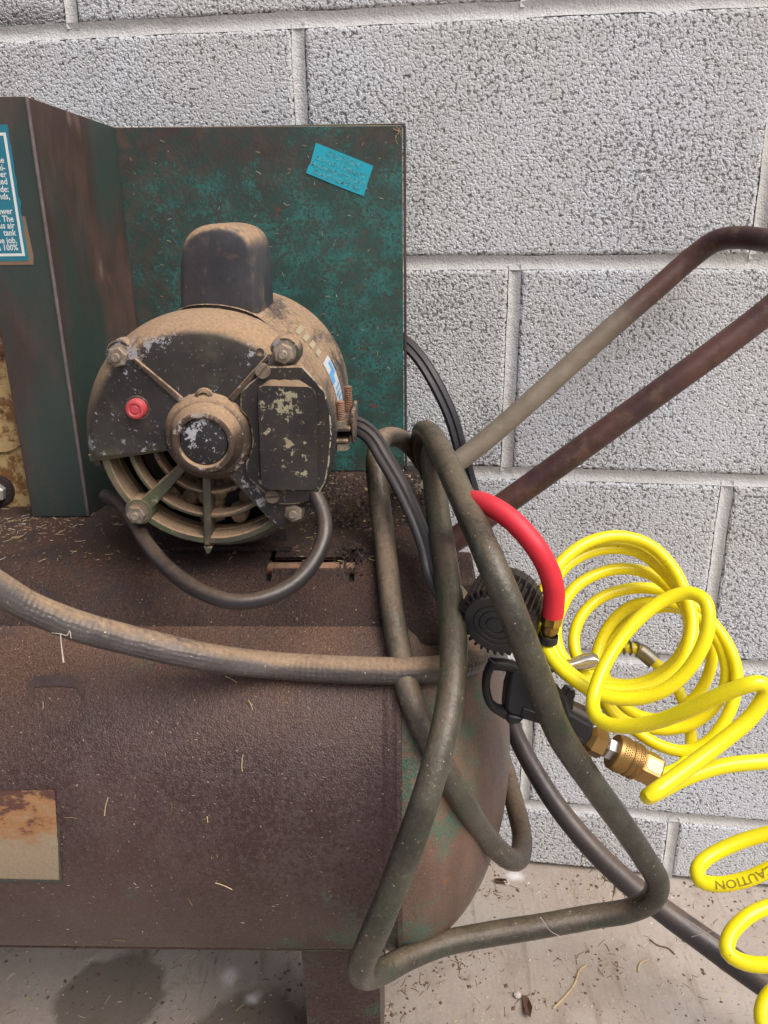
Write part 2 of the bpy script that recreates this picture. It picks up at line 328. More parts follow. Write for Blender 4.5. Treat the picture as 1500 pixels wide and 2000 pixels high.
MAT = dict(block=m_block(), mortar=m_mortar(), floor=m_floor(), guard=m_guard(), fold=m_guardfold(bias=-0.03), front=m_guardfold('worn_green_front_paint', 0.10), tank=m_tank(),
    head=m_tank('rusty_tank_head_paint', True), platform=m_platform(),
    bell=m_motor('black_chipped_motor_paint', (0.30, 0.30, 0.33), camt=0.065, damt=1.0, green=0.45, film=0.15, arc=True), cover=m_motor('black_speckled_cover_paint', (0.32, 0.29, 0.19), 0.022, 0.55, film=0.15),
    grille=m_motor('green_grey_cast_grille', (0.30, 0.28, 0.2), 0.02, 1.2, 0.8, ((0.055, 0.056, 0.042), (0.115, 0.110, 0.080)), 0.6), cap=m_motor('black_can_cover_paint', (0.25, 0.22, 0.18), -0.06, 1.7, 0.0, ((0.026, 0.027, 0.035), (0.056, 0.057, 0.064)), 0.45),
    wear=m_motor('worn_cover_edge', (0.36, 0.33, 0.23), 0.14, 0.6, film=0.2),
    shell=m_dusty('dust_covered_shell', (0.030, 0.028, 0.028)), hub=m_motor('rust_dusted_hub', (0.40, 0.36, 0.33), 0.075, 1.6, 0.0, ((0.040, 0.028, 0.022), (0.095, 0.064, 0.046)), 0.6),
    hubcap=m_motor('flaking_hub_cap_paint', (0.42, 0.43, 0.46), 0.075, 0.3),
    hosea=m_hose('dusty_grey_hose_rubber', (0.056, 0.048, 0.047), (0.100, 0.088, 0.085), (0.078, 0.066, 0.060), 1.4, 1.3),
    hosec=m_hose('green_grey_hose_rubber', (0.029, 0.028, 0.022), (0.070, 0.065, 0.048), (0.030, 0.050, 0.026), 0.35, 0.22),
    hoseb=m_hose('tan_grey_hose_rubber', (0.050, 0.044, 0.036), (0.105, 0.090, 0.070), (0.056, 0.060, 0.040), 0.7, 0.25),
    conduit=m_simple('dark_slate_hose_rubber', (0.029, 0.026, 0.030), 0.40, 0, 0.3, 30, 0.15, 0.3),
    cord=m_simple('dusty_black_cord_rubber', (0.020, 0.0185, 0.020), 0.34, 0, 0.35, 40, 0.2, 0.28),
    flat=m_simple('black_cable_rubber', (0.019, 0.020, 0.025), 0.38, 0, 0.3, 40, 0.15, 0.15),
    yellow=m_yellow(), print=m_simple('dark_print_on_hose', (0.33, 0.235, 0.01), 0.4, 0, 0.2, 50, 0.05),
    red=m_simple('red_rubber', (0.66, 0.022, 0.040), 0.48, 0, 0.14, 50, 0.12, 0.22, (0.45, 0.16, 0.14)), button=m_simple('red_button_plastic', (0.50, 0.06, 0.075), 0.5, 0, 0.2, 90, 0.2, 0.6, (0.42, 0.2, 0.16)),
    plastic=m_simple('black_plastic', (0.014, 0.013, 0.015), 0.40, 0, 0.25, 60, 0.12), boot=m_simple('black_rubber_boot', (0.013, 0.012, 0.013), 0.55, 0, 0.25, 60, 0.15, 0.15),
    face=m_simple('charcoal_dial_plastic', (0.034, 0.033, 0.037), 0.5, 0, 0.2, 80, 0.1, 0.2),
    brass=m_simple('brass', (0.40, 0.25, 0.095), 0.46, 1.0, 0.12, 60, 0.08), brassy=m_simple('yellow_brass', (0.62, 0.43, 0.12), 0.32, 1.0, 0.12, 60, 0.08),
    plate=m_simple('pale_brass_stamp', (0.60, 0.46, 0.25), 0.45, 1.0, 0.12, 60, 0.08),
    steel=m_simple('zinc_steel', (0.50, 0.51, 0.53), 0.36, 1.0, 0.12, 60, 0.08), lever=m_simple('polished_lever_steel', (0.60, 0.56, 0.50), 0.22, 1.0, 0.08, 40, 0.05),
    spring=m_simple('dull_spring_steel', (0.30, 0.27, 0.22), 0.35, 1.0, 0.2, 60, 0.1),
    bolt=m_rust('grimy_bolt_steel', (0.16, 0.125, 0.095), (0.36, 0.31, 0.25), 0.55, 0.25), rust=m_rust('flaky_rust'), rod=m_rust('red_rust', (0.10, 0.035, 0.020), (0.26, 0.105, 0.060)),
    screw=m_rust('dull_screw_steel', (0.12, 0.095, 0.075), (0.26, 0.21, 0.16), 0.5, 0.3),
    handle=m_handle(), cream=m_cream(), label=m_tanklabel(), dark=m_simple('dark_winding_and_shade', (0.012, 0.010, 0.009), 0.8, 0, 0.4, 60, 0.4),  # dark: real windings, also painted shade in the slot and behind the grille
    winding=m_rust('dusty_winding', (0.085, 0.056, 0.034), (0.27, 0.19, 0.115)),
    teal=m_paper('teal_sticker', (0.016, 0.36, 0.47), 0.06, 0.0), fade=m_paper('faded_sticker_print', (0.10, 0.43, 0.50), 0.05, 0.16),
    placard=m_paper('teal_placard', (0.020, 0.170, 0.240), 0.10), white=m_paper('white_placard_print', (0.66, 0.70, 0.68), 0.06),
    tan=m_paper('bare_tan_edge', (0.21, 0.135, 0.085), 0.2), blue=m_paper('blue_nameplate_print', (0.10, 0.36, 0.66), 0.25), nwhite=m_paper('worn_white_nameplate', (0.55, 0.58, 0.60), 0.2),
    beige=m_paper('beige_nameplate_print', (0.40, 0.34, 0.22), 0.2),
    dull=m_simple('dull_straw', (0.20, 0.135, 0.075), 0.8, 0, 0.5, 200, 0.1), rubbed=m_simple('rubbed_bare_edge', (0.135, 0.108, 0.108), 0.4, 0, 0.6, 120, 0.3), mark=m_simple('dark_old_paint', (0.040, 0.026, 0.026), 0.55, 0, 0.5, 120, 0.5, 0.8, (0.11, 0.06, 0.035)), ledge=m_simple('tan_dust', (0.26, 0.175, 0.105), 0.9, 0, 0.4, 300, 0.6), zinc=m_simple('dull_zinc_bolt', (0.42, 0.41, 0.39), 0.5, 0.35, 0.25, 90, 0.3), straw=m_simple('dry_straw', (0.44, 0.32, 0.17), 0.7, 0, 0.5, 200, 0.1), chip=m_simple('brown_chaff', (0.135, 0.078, 0.050), 0.8, 0, 0.6, 300, 0.2),
    pale=m_simple('pale_chaff', (0.50, 0.44, 0.38), 0.8, 0, 0.4, 300, 0.2), leaf=m_simple('dead_leaf', (0.085, 0.040, 0.024), 0.7, 0, 0.4, 150, 0.3), moss=m_simple('yellow_moss', (0.15, 0.145, 0.030), 0.9, 0, 0.5, 300, 0.8))

# ------------------------------------------------------------------ mesh helpers
class MB:
    def __init__(s): s.v = []; s.f = []; s.uv = []; s.mi = []
    def add(s, vs, fs, uvs=None, mi=0):
        o = len(s.v); s.v.extend([tuple(v) for v in vs])
        for i, f in enumerate(fs):
            s.f.append([o+k for k in f]); s.mi.append(mi); s.uv.append(uvs[i] if uvs else None)
        return s
    def box(s, a, b, mi=0, M=None):
        (x0, y0, z0), (x1, y1, z1) = a, b
        vs = [(x0, y0, z0), (x1, y0, z0), (x1, y1, z0), (x0, y1, z0), (x0, y0, z1), (x1, y0, z1), (x1, y1, z1), (x0, y1, z1)]
        if M is not None: vs = [M @ Vector(v) for v in vs]
        return s.add(vs, [(0, 3, 2, 1), (4, 5, 6, 7), (0, 1, 5, 4), (1, 2, 6, 5), (2, 3, 7, 6), (3, 0, 4, 7)], mi=mi)
    def prism(s, front, back, mi=0):            # two matching outlines, front seen counter-clockwise
        n = len(front); vs = list(front)+list(back)
        fs = [list(range(n)), list(range(2*n-1, n-1, -1))]+[((i+1) % n, i, n+i, n+(i+1) % n) for i in range(n)]
        return s.add(vs, fs, mi=mi)
    def lathe(s, prof, M, n=32, mi=0, a0=0, a1=2*math.pi, cap0=False, cap1=False):   # prof (r, h) around M's z axis
        full = abs(a1-a0-2*math.pi) < 1e-6; k = n if full else n+1
        vs = [M @ Vector((r*math.cos(a0+(a1-a0)*j/n), r*math.sin(a0+(a1-a0)*j/n), h)) for r, h in prof for j in range(k)]
        fs = []
        for i in range(len(prof)-1):
            for j in range(n):
                j2 = (j+1) % k; fs.append((i*k+j, i*k+j2, (i+1)*k+j2, (i+1)*k+j))
        if cap0: fs.append(list(range(k-1, -1, -1)))
        if cap1: fs.append([(len(prof)-1)*k+j for j in range(k)])
        return s.add(vs, fs, mi=mi)
    def tube(s, pts, rad, n=14, caps=True, prof=None, hint=None, mi=0):
        P = [Vector(p) for p in pts]; N = len(P); T = []
        for i in range(N):
            t = P[min(i+1, N-1)]-P[max(i-1, 0)]; T.append(t.normalized())
        h = Vector(hint) if hint is not None else (Vector((0, 0, 1)) if abs(T[0].z) < 0.9 else Vector((0, 1, 0)))
        a = (h-T[0]*h.dot(T[0])).normalized(); fr = []
        for i in range(N):
            if hint is not None: q = Vector(hint); a2 = q-T[i]*q.dot(T[i]); a = a2.normalized() if a2.length > 1e-4 else a
            else: a = (a-T[i]*a.dot(T[i])).normalized()
            fr.append((a.copy(), T[i].cross(a)))
        L = [0.0]
        for i in range(1, N): L.append(L[-1]+(P[i]-P[i-1]).length)
        vs = []
        for i in range(N):
            r = rad[i] if hasattr(rad, '__len__') else rad
            for j in range(n):
                if prof: c, d = prof[j][0], prof[j][1]
                else: c, d = r*math.cos(2*math.pi*j/n), r*math.sin(2*math.pi*j/n)
                vs.append(P[i]+fr[i][0]*c+fr[i][1]*d)
        fs = []; uv = []
        for i in range(N-1):
            for j in range(n):
                j2 = (j+1) % n; fs.append((i*n+j, i*n+j2, (i+1)*n+j2, (i+1)*n+j))
                uv.append(((j/n, L[i]), ((j+1)/n, L[i]), ((j+1)/n, L[i+1]), (j/n, L[i+1])))
        if caps:
            fs.append(list(range(n-1, -1, -1))); uv.append([(0, 0)]*n); fs.append([(N-1)*n+j for j in range(n)]); uv.append([(0, 0)]*n)
        s.add(vs, fs, uv, mi); s.frames = (P, T, fr, L); return s
    def mesh(s, name, mats, off=(0, 0, 0), smooth=True, ang=35):
        m = bpy.data.meshes.new(name); o = Vector(off)
        m.from_pydata([(v[0]-o.x, v[1]-o.y, v[2]-o.z) for v in s.v], [], s.f)
        for x in (mats if isinstance(mats, (list, tuple)) else [mats]): m.materials.append(MAT[x])
        if any(s.mi): m.polygons.foreach_set('material_index', s.mi)
        if any(u is not None for u in s.uv):
            ul = m.uv_layers.new(name='uv'); flat = []
            for f, u in zip(s.f, s.uv):
                for q in (u if u is not None else [(0, 0)]*len(f)): flat += [q[0], q[1]]
            ul.data.foreach_set('uv', flat)
        m.update()
        if smooth: m.shade_smooth(); m.set_sharp_from_angle(angle=R_(ang))
        return m
def put(name, mesh, parent=None, loc=(0, 0, 0), M=None):
    o = bpy.data.objects.new(name, mesh); COL.objects.link(o)
    if M is not None: o.matrix_basis = M
    else: o.location = loc
    if parent is not None: o.parent = parent
    return o
def bevel(o, w, seg=2, ang=40):
    b = o.modifiers.new('bevel', 'BEVEL'); b.width = w; b.segments = seg; b.limit_method = 'ANGLE'; b.angle_limit = R_(ang); b.harden_normals = False
    return o
def thing(name, loc, label, cat, group=None, rz=0):
    o = bpy.data.objects.new(name, None); COL.objects.link(o); o.location = loc; o.rotation_euler = (0, 0, rz); o.empty_display_size = 0.02
    return tag(o, label, cat, group)
def tag(o, label, cat, group=None):
    o['label'] = label; o['category'] = cat
    if group: o['group'] = group
    return o
def spline(P, step=0.006, tens=0.5):            # smooth curve through the points
    P = [Vector(p) for p in P]; Q = [P[0]*2-P[1]]+P+[P[-1]*2-P[-2]]; out = []
    for i in range(1, len(Q)-2):
        p0, p1, p2, p3 = Q[i-1:i+3]
        t0 = 0.0; t1 = t0+max(1e-5, (p1-p0).length)**0.5; t2 = t1+max(1e-5, (p2-p1).length)**0.5; t3 = t2+max(1e-5, (p3-p2).length)**0.5
        n = max(2, int((p2-p1).length/step)+1)
        for k in range(n):
            t = t1+(t2-t1)*k/n
            A1 = p0*((t1-t)/(t1-t0))+p1*((t-t0)/(t1-t0)); A2 = p1*((t2-t)/(t2-t1))+p2*((t-t1)/(t2-t1)); A3 = p2*((t3-t)/(t3-t2))+p3*((t-t2)/(t3-t2))
            B1 = A1*((t2-t)/(t2-t0))+A2*((t-t0)/(t2-t0)); B2 = A2*((t3-t)/(t3-t1))+A3*((t-t1)/(t3-t1))
            out.append(B1*((t2-t)/(t2-t1))+B2*((t-t1)/(t2-t1)))
    out.append(P[-1]); return out
def axis(o, z, x=(1, 0, 0)):                    # frame with its z axis along z
    z = Vector(z).normalized(); x = Vector(x); x = (x-z*x.dot(z)).normalized(); y = z.cross(x)
    return Matrix(((x.x, y.x, z.x, o[0]), (x.y, y.y, z.y, o[1]), (x.z, y.z, z.z, o[2]), (0, 0, 0, 1)))
def text(body, size, M, align='CENTER', shear=0.0, bold=0.0, ext=0.0002, sx=1.0):
    c = bpy.data.curves.new('lettering', 'FONT'); c.body = body; c.size = size; c.align_x = align; c.shear = shear; c.offset = bold; c.extrude = 0; c.resolution_u = 2
    o = bpy.data.objects.new('lettering', c); COL.objects.link(o); dg = bpy.context.evaluated_depsgraph_get()
    me = bpy.data.meshes.new_from_object(o.evaluated_get(dg)); vs = [M @ Vector((v.co.x*sx, v.co.y, v.co.z+ext)) for v in me.vertices]
    fs = [list(p.vertices) for p in me.polygons]; bpy.data.objects.remove(o); bpy.data.meshes.remove(me); bpy.data.curves.remove(c)
    return vs, fs
def round_poly(pts, r, seg=4):                  # fillet the corners of a closed outline
    out = []; n = len(pts)
    for i in range(n):
        a, b, c = Vector(pts[i-1]), Vector(pts[i]), Vector(pts[(i+1) % n]); u = (a-b); v = (c-b); k = min(r, u.length*0.45, v.length*0.45)
        p, q = b+u.normalized()*k, b+v.normalized()*k
        for j in range(seg+1):
            t = j/seg; out.append(p*(1-t)**2+b*2*t*(1-t)+q*t*t)
    return out

# ------------------------------------------------------------------ floor
fl = MB()
fl.add([(-14, -14, 0), (14, -14, 0), (14, 14, 0), (-14, 14, 0)], [(0, 1, 2, 3)])
flo = put('floor', fl.mesh('floor', 'floor', smooth=False)); flo['kind'] = 'structure'

# ------------------------------------------------------------------ block wall (its own frame, turned 7 degrees)
WA = R_(7)
_dx, _dy = -0.39987, 0.79704
WL = Vector((_dx*math.cos(WA)+_dy*math.sin(WA), -_dx*math.sin(WA)+_dy*math.cos(WA), 0))
wall = thing('block_wall', WL, 'pale grey painted concrete block wall behind the rusty compressor', 'wall', rz=-WA)
WM = Matrix.Translation(WL) @ Matrix.Rotation(-WA, 4, 'Z'); WI = WM.inverted()
def wall_hit(px, py):
    d = WI.to_3x3() @ ray(px, py); o = WI @ CPOS; return o+d*(-o.y/d.y)
J1 = 0.6985; BH = 0.2032; BL = 0.4064
zj = [J1+BH*k for k in range(-4, 5)]            # horizontal joint heights
anchor = {4: (136, 10), 3: (585, 150), 2: (997, 740), 1: (1404, 1070), 0: (1030, 1450), -1: (1312, 1640)}
JW = 0.0115
mort = MB()
def joint(a, b, vert, w=JW):                    # concave tooled joint from a to b (x or z range)
    K = 8; prof = [(-w/2+w*k/K, 0.0010+0.0020*math.sin(math.pi*k/K)) for k in range(K+1)]
    n = max(2, int((b[1]-a[1] if vert else b[0]-a[0])/0.012)); vs = []
    for i in range(n+1):
        t = i/n
        for c, dpt in prof:
            if vert: p = (a[0]+c, dpt, a[1]+(b[1]-a[1])*t)
            else: p = (a[0]+(b[0]-a[0])*t, dpt, a[1]+c)
            wob = mnoise.noise(Vector((p[0]*22, 3.1, p[2]*22)))*0.0012+mnoise.noise(Vector((p[0]*90, c*200, p[2]*90)))*0.0007; dpt += mnoise.noise(Vector((p[0]*60, c*150, p[2]*60)))*0.0008
            vs.append((p[0]+(wob if vert else 0), p[1], p[2]+(0 if vert else wob)))
    fs = []
    for i in range(n):
        for k in range(K):
            q = (i*(K+1)+k, i*(K+1)+k+1, (i+1)*(K+1)+k+1, (i+1)*(K+1)+k); fs.append(q if vert else q[::-1])
    mort.add(vs, fs)
XL, XR = -1.3, 2.1
def block(x0, x1, z0, z1, fine):
    st = 0.0015 if fine else 0.02
    nx, nz = max(2, int((x1-x0)/st)), max(2, int((z1-z0)/st))
    xs = np.linspace(x0, x1, nx+1); zs = np.linspace(z0, z1, nz+1); X, Z = np.meshgrid(xs, zs)
    ed = np.minimum(np.minimum(X-x0, x1-X), np.minimum(Z-z0, z1-Z))
    Y = 0.0030*np.clip(1-ed/0.004, 0, 1)**2
    m = bpy.data.meshes.new('block'); nv = X.size
    i = np.arange(nz)[:, None]*(nx+1)+np.arange(nx)[None, :]
    fc = np.stack([i, i+1, i+nx+2, i+nx+1], -1).reshape(-1, 4)
    # four returns into the wall so that the block is solid
    ring = np.concatenate([np.arange(nx), nx+np.arange(nz)*(nx+1), (nz*(nx+1)+nx)-np.arange(nx), (nz-np.arange(nz))*(nx+1)])
    base = np.stack([X.ravel()[ring], np.full(len(ring), 0.02), Z.ravel()[ring]], -1)
    co = np.concatenate([np.stack([X, Y, Z], -1).reshape(-1, 3), base]); k = len(ring); rr = np.arange(k)
    fr = np.stack([ring, nv+rr, nv+(rr+1) % k, ring[(rr+1) % k]], -1)
    fa = np.concatenate([fc, fr]).astype(np.int32)
    m.vertices.add(len(co)); m.vertices.foreach_set('co', co.astype(np.float32).ravel())
    m.loops.add(fa.size); m.loops.foreach_set('vertex_index', fa.ravel())
    m.polygons.add(len(fa)); m.polygons.foreach_set('loop_start', np.arange(0, fa.size, 4, dtype=np.int32))
    m.update(calc_edges=True); m.validate(); m.shade_smooth(); m.materials.append(MAT['block'])
    return put('block', m, wall)
rows = [(-5, 0.0)]
for r in range(-1, 8):                          # row r lies between zj index r+3-... and the next joint up
    z0 = J1+BH*(r-3); z1 = z0+BH
    zb = max(0.004, z0+JW/2); zt = z1-JW/2
    if zt <= 0.01: continue
    xa = wall_hit(*anchor[r]).x if r in anchor else wall_hit(*anchor[3]).x+(BL/2 if r % 2 == 0 else 0)
    xa -= BL*math.ceil((xa-XL)/BL); ed = []
    while xa < XR: ed.append(xa); xa += BL
    for a, b in zip(ed, ed[1:]):
        fine = (-0.1 < (a+b)/2+0.06 < 1.0) and r <= 4
        fine = fine and not (r in (0, 1) and b < 0.30) and b > 0.0 and a < 0.75
        block(a+JW/2, b-JW/2, zb, zt, fine)
        joint((b, zb-0.004), (b, zt+0.004), True)
    joint((ed[0], z1), (ed[-1], z1), False, JW*1.12)
mort.box((XL-0.1, 0.0215, 0.002), (XR, 0.19, 1.72))
put('mortar', mort.mesh('mortar', 'mortar', ang=60), wall)

# ------------------------------------------------------------------ air compressor
BASE = Vector((0, TY, 0))
comp = thing('air_compressor', BASE, 'rusty green air compressor with dusty black motor on a brown tank', 'compressor')
def part(name, mb, mat, parent=None, bev=0, smooth=True, ang=35, label=None):
    o = put(name, mb.mesh(name, mat, BASE, smooth, ang), parent or comp)
    if bev: bevel(o, bev)
    if label: o['label'] = label
    return o
XM = axis((0, TY, TZ), (1, 0, 0), (0, -1, 0))   # lathe frame for the tank: z runs along X
def XF(x): return Matrix.Translation((x, 0, 0)) @ XM
# tank shell, weld, dome
TL = -0.95
mb = MB(); mb.lathe([(TR, TL), (TR, -0.7), (TR, -0.5), (TR, -0.3), (TR, -0.2), (TR, -0.1), (TR, TX)], XM, 128, cap0=True)
tank = part('tank', mb, 'tank')
mb = MB(); mb.lathe([(TR+0.0002, TX-0.006), (TR+0.0009, TX-0.004), (TR+0.0013, TX-0.001), (TR+0.0012, TX+0.002), (TR+0.0018, TX+0.003), (TR+0.0014, TX+0.006), (TR-0.001, TX+0.0065)], XM, 128)
part('weld_seam', mb, 'tank', tank)
hp = [(TR, TX+0.004)]+[(TR*math.cos(t), TX+0.004+HEAD*math.sin(t)) for t in np.linspace(0.02, math.pi/2-0.001, 28)]
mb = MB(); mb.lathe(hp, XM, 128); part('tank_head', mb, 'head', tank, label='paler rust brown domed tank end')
# long seam low on the shell
mb = MB(); pth = [Vector((x, TY-math.cos(a)*(TR+0.0006), TZ+math.sin(a)*(TR+0.0006))) for x in np.linspace(-0.55, TX-0.008, 90)
    for a in [R_(-44.5)+0.012*math.sin(x*21)+0.008*math.sin(x*47+1)]]
mb.tube(pth, 0.0011, 6); part('seam_bead', mb, 'tank', tank)
# rust-eaten label on the tank
c = [at_tank(-60, 1548), at_tank(106, 1545), at_tank(119, 1722), at_tank(-60, 1718)]
def tank_patch(pxs, off, nx=16, ny=16):
    a, b, cc, d = [np.array(p) for p in pxs]; vs = []; fs = []
    for i in range(ny+1):
        for j in range(nx+1):
            u, v = j/nx, i/ny; p = (a*(1-u)+b*u)*(1-v)+(d*(1-u)+cc*u)*v
            p = p+np.array([mnoise.noise(Vector((u*9, v*9, 3)))*2.0*(u > .95), mnoise.noise(Vector((u*9, v*9, 8)))*2.0*(v > .95)]); vs.append(at_tank(p[0], p[1], off))
    for i in range(ny):
        for j in range(nx):
            q = i*(nx+1)+j; fs.append((q, q+nx+1, q+nx+2, q+1))
    return vs, fs
mb = MB(); vs, fs = tank_patch([(-60, 1546), (106, 1543), (119, 1722), (-60, 1718)], 0.0006); mb.add(vs, fs)
part('tank_label', mb, 'label', tank)
mb = MB(); vs, fs = tank_patch([(112, 1600), (116, 1610), (121, 1724), (116, 1724)], 0.0009, 2, 12); mb.add(vs, fs)
vs, fs = tank_patch([(-60, 1715), (119, 1719), (119, 1724), (-60, 1721)], 0.0009, 12, 1); mb.add(vs, fs)
part('label_edge', mb, 'guard', tank)
mb = MB(); vs, fs = tank_patch([(150, 1328), (166, 1345), (164, 1370), (152, 1350)], 0.0008, 3, 3); mb.add(vs, fs)
for q in ([(56, 1332), (70, 1322), (66, 1372), (54, 1380)], [(66, 1322), (120, 1315), (122, 1340), (68, 1342)], [(118, 1314), (158, 1322), (160, 1346), (120, 1340)]):
    vs, fs = tank_patch(q, 0.0007, 4, 3); mb.add(vs, fs)
part('old_paint_mark', mb, 'mark', tank)

# leg: bent plate under the tank
lx0, lx1 = at(592, 1866, 0.50).x, at(740, 1905, 0.50).x
def legprof(x, ins=0.0):
    P = [(0.470, 0.225), (0.490, 0.200), (0.498, 0.160), (0.503, 0.090), (0.508, 0.012), (0.500, 0.0035), (0.450, 0.003)]
    return [Vector((x, y+ins, z+ins*0.5)) for y, z in P]
mb = MB(); t = 0.004; n = 7
A, B = legprof(lx0), legprof(lx1); C, D = legprof(lx0, t), legprof(lx1, t); vs = A+B+C+D; fs = []
for i in range(n-1):
    fs += [(i, n+i, n+i+1, i+1), (2*n+i, 2*n+i+1, 3*n+i+1, 3*n+i), (i, i+1, 2*n+i+1, 2*n+i), (n+i, 3*n+i, 3*n+i+1, n+i+1)]
mb.add(vs, fs); part('leg', mb, 'tank', ang=50)
mb = MB()                                       # side return of the leg
mb.box((lx1-0.004, 0.502, 0.003), (lx1+0.0005, 0.60, 0.215)); mb.box((lx0-0.0005, 0.502, 0.003), (lx0+0.004, 0.60, 0.215))
part('leg_gusset', mb, 'tank')
mb = MB(); mb.box((-0.75, 0.46, 0.0), (-0.67, 0.60, 0.21)); part('leg', mb, 'tank', bev=0.003)
# small foot mark of the far side: rear legs
mb = MB(); mb.box((lx0, 0.655, 0.0), (lx1, 0.66, 0.24)); part('leg', mb, 'tank', bev=0.001)

# platform: folded sheet lying on the tank
PZ = 0.510; PX0, PX1 = -0.95, at(884, 1080, 0.56).x
prof = [(0.771, PZ-0.040), (0.773, PZ-0.004), (0.769, PZ), (0.66, PZ), (0.60, PZ), (0.560, PZ), (0.546, PZ-0.0006), (0.534, PZ-0.004), (0.524, PZ-0.0095), (0.515, PZ-0.0155), (0.507, PZ-0.021), (0.499, PZ-0.0275), (0.4895, PZ-0.0365), (0.4872, PZ-0.0385)]
sx0, sx1 = at(514, 1105, 0.52).x, at(690, 1105, 0.52).x
xs = sorted(set([PX0, -0.7, -0.5, -0.4, -0.3, -0.25, -0.2, sx0, sx0+0.004, sx1-0.004, sx1, PX1, -0.02, (sx0+sx1)/2])); xs = [x for x in xs if x <= PX1]
def in_slot(xm, k): return (sx0 < xm < sx1 and k in (6,)) or ((sx0 < xm < sx0+0.004 or sx1-0.004 < xm < sx1) and k in (5, 6, 7))
mb = MB(); K = len(prof); th = 0.0022
for lay in (0, 1):
    vs = []
    for x in xs:
        for k, (y, z) in enumerate(prof):
            a = prof[max(0, k-1)]; b = prof[min(K-1, k+1)]; nx_, nz_ = (b[1]-a[1]), -(b[0]-a[0]); L = math.hypot(nx_, nz_)
            vs.append((x, y+(-nx_/L)*-th*lay*-1, z-(nz_/L)*th*lay) if lay else (x, y, z))
    fs = []
    for i in range(len(xs)-1):
        for k in range(K-1):
            if in_slot((xs[i]+xs[i+1])/2, k): continue
            q = (i*K+k, i*K+k+1, (i+1)*K+k+1, (i+1)*K+k); fs.append(q[::-1] if lay else q)
    mb.add(vs, fs)
platform = part('platform', mb, 'platform', ang=50)
mb = MB(); mb.tube([(sx0-0.03, 0.5410, PZ-0.0080), (sx1+0.02, 0.5410, PZ-0.0080)], 0.0052, 12); part('rod', mb, 'rod', platform)
mb = MB(); mb.box((sx0-0.008, 0.522, 0.487), (sx1+0.008, 0.565, PZ-0.0112)); part('slot_shade_box', mb, 'dark', platform)  # added near-black box, paints the shade inside the slot

# belt guard: back sheet, folded front, side flange
GZ = 0.8145
fx0 = at(60, 185, 0.628).x; fxb = at(165, 1010, 0.628).x; bx0 = at(230, 242, 0.75).x-0.004; bx1 = at(786, 245, 0.75).x
GT = 0.0016
mb = MB()
def sheet(a, b, c, d, nrm, t=GT, nx=1, ny=1):   # quad a b c d thickened against nrm
    nv = Vector(nrm)*t; P = [Vector(p) for p in (a, b, c, d)]; mb.prism(P, [p-nv for p in P])
sheet((bx0, 0.750, PZ+0.001), (bx1, 0.750, PZ+0.001), (bx1, 0.750, GZ-0.003), (bx0, 0.750, GZ-0.001), (0, -1, 0))
guard = part('belt_guard', mb, 'guard', bev=0.0006)
mb = MB()                                       # rolled edge and rear cover seen past the sheet's rim
mb.box((bx1+0.0005, 0.7515, PZ+0.001), (bx1+0.0030, 0.768, GZ-0.003)); mb.box((bx0, 0.7525, GZ-0.0036), (bx1+0.0024, 0.768, GZ-0.0012))
part('rear_flange', mb, 'fold', guard, bev=0.0004)
mb = MB()
fx = (fx0+fxb)/2
side = [(fx, 0.628, PZ+0.001), (bx0+0.001, 0.7495, PZ+0.001), (bx0+0.001, 0.7495, GZ-0.001), (fx, 0.628, GZ+0.0085)]
sv = Vector((0.0, 0, 0)); tv = Vector((-GT, 0.0003, 0))
mb.prism([Vector(p) for p in side], [Vector(p)+tv for p in side]); part('side_panel', mb, 'fold', guard, bev=0.0005)
ex0 = at(0, 640, 0.6275).x; ex1 = at(62, 1008, 0.6275).x; ex = (ex0+ex1)/2
zo = at(-20, 470, 0.6275).z
face = [(fx-0.0002, 0.6275, PZ+0.001), (fx-0.0002, 0.6275, GZ+0.0085), (-0.62, 0.6275, GZ+0.0115), (-0.62, 0.6275, zo+0.02), (ex-0.02, 0.6275, zo), (ex, 0.6275, zo-0.02), (ex, 0.6275, PZ+0.001)]
face = [Vector(p) for p in face][::-1]
mb = MB(); mb.prism(face, [p+Vector((0, GT, 0)) for p in face]); part('front_panel', mb, 'front', guard, bev=0.0004)
mb = MB(); P = [Vector((fx+0.0001, 0.6277, z)) for z in np.linspace(PZ+0.002, GZ+0.008, 30)]; mb.tube(P, 0.0014, 8)   # bare, rubbed fold line
part('folded_edge', mb, 'rubbed', guard)
# caution sticker
def plane_prism(pxs, Y, t, mb, mi=0):
    P = [at(x, y, Y) for x, y in pxs]; P = [Vector((p.x, Y-t, p.z)) for p in P]; Q = [Vector((p.x, Y, p.z)) for p in P]
    nrm = sum(((P[i].x*P[(i+1) % len(P)].z-P[(i+1) % len(P)].x*P[i].z) for i in range(len(P))))
    if nrm < 0: P.reverse(); Q.reverse()
    mb.prism(P, Q, mi); return mb
mb = MB(); YS = 0.7498
c0 = [(617, 279), (650, 292), (690, 308), (729, 324), (722, 345), (710, 383), (662, 364.5), (630, 351), (598, 338), (602, 325), (604, 322), (606, 320)]
plane_prism(c0, YS, 0.0005, mb)
a = at(617, 279, YS); b = at(729, 324, YS); c = at(598, 338, YS); ux = (b-a).normalized(); uy = (a-c).normalized(); cen = (at(617, 279, YS)+at(729, 324, YS)+at(710, 383, YS)+at(598, 338, YS))/4
Wd, Ht = (b-a).length, (a-c).length; ux = Vector((ux.x, 0, ux.z)).normalized(); uy = Vector((-ux.z, 0, ux.x)); uz = Vector((0, -1, 0))
def LM(o, y=0): oo = o+uy*y; return Matrix(((ux.x, uy.x, uz.x, oo.x), (ux.y, uy.y, uz.y, YS-0.0005), (ux.z, uy.z, uz.z, oo.z), (0, 0, 0, 1)))
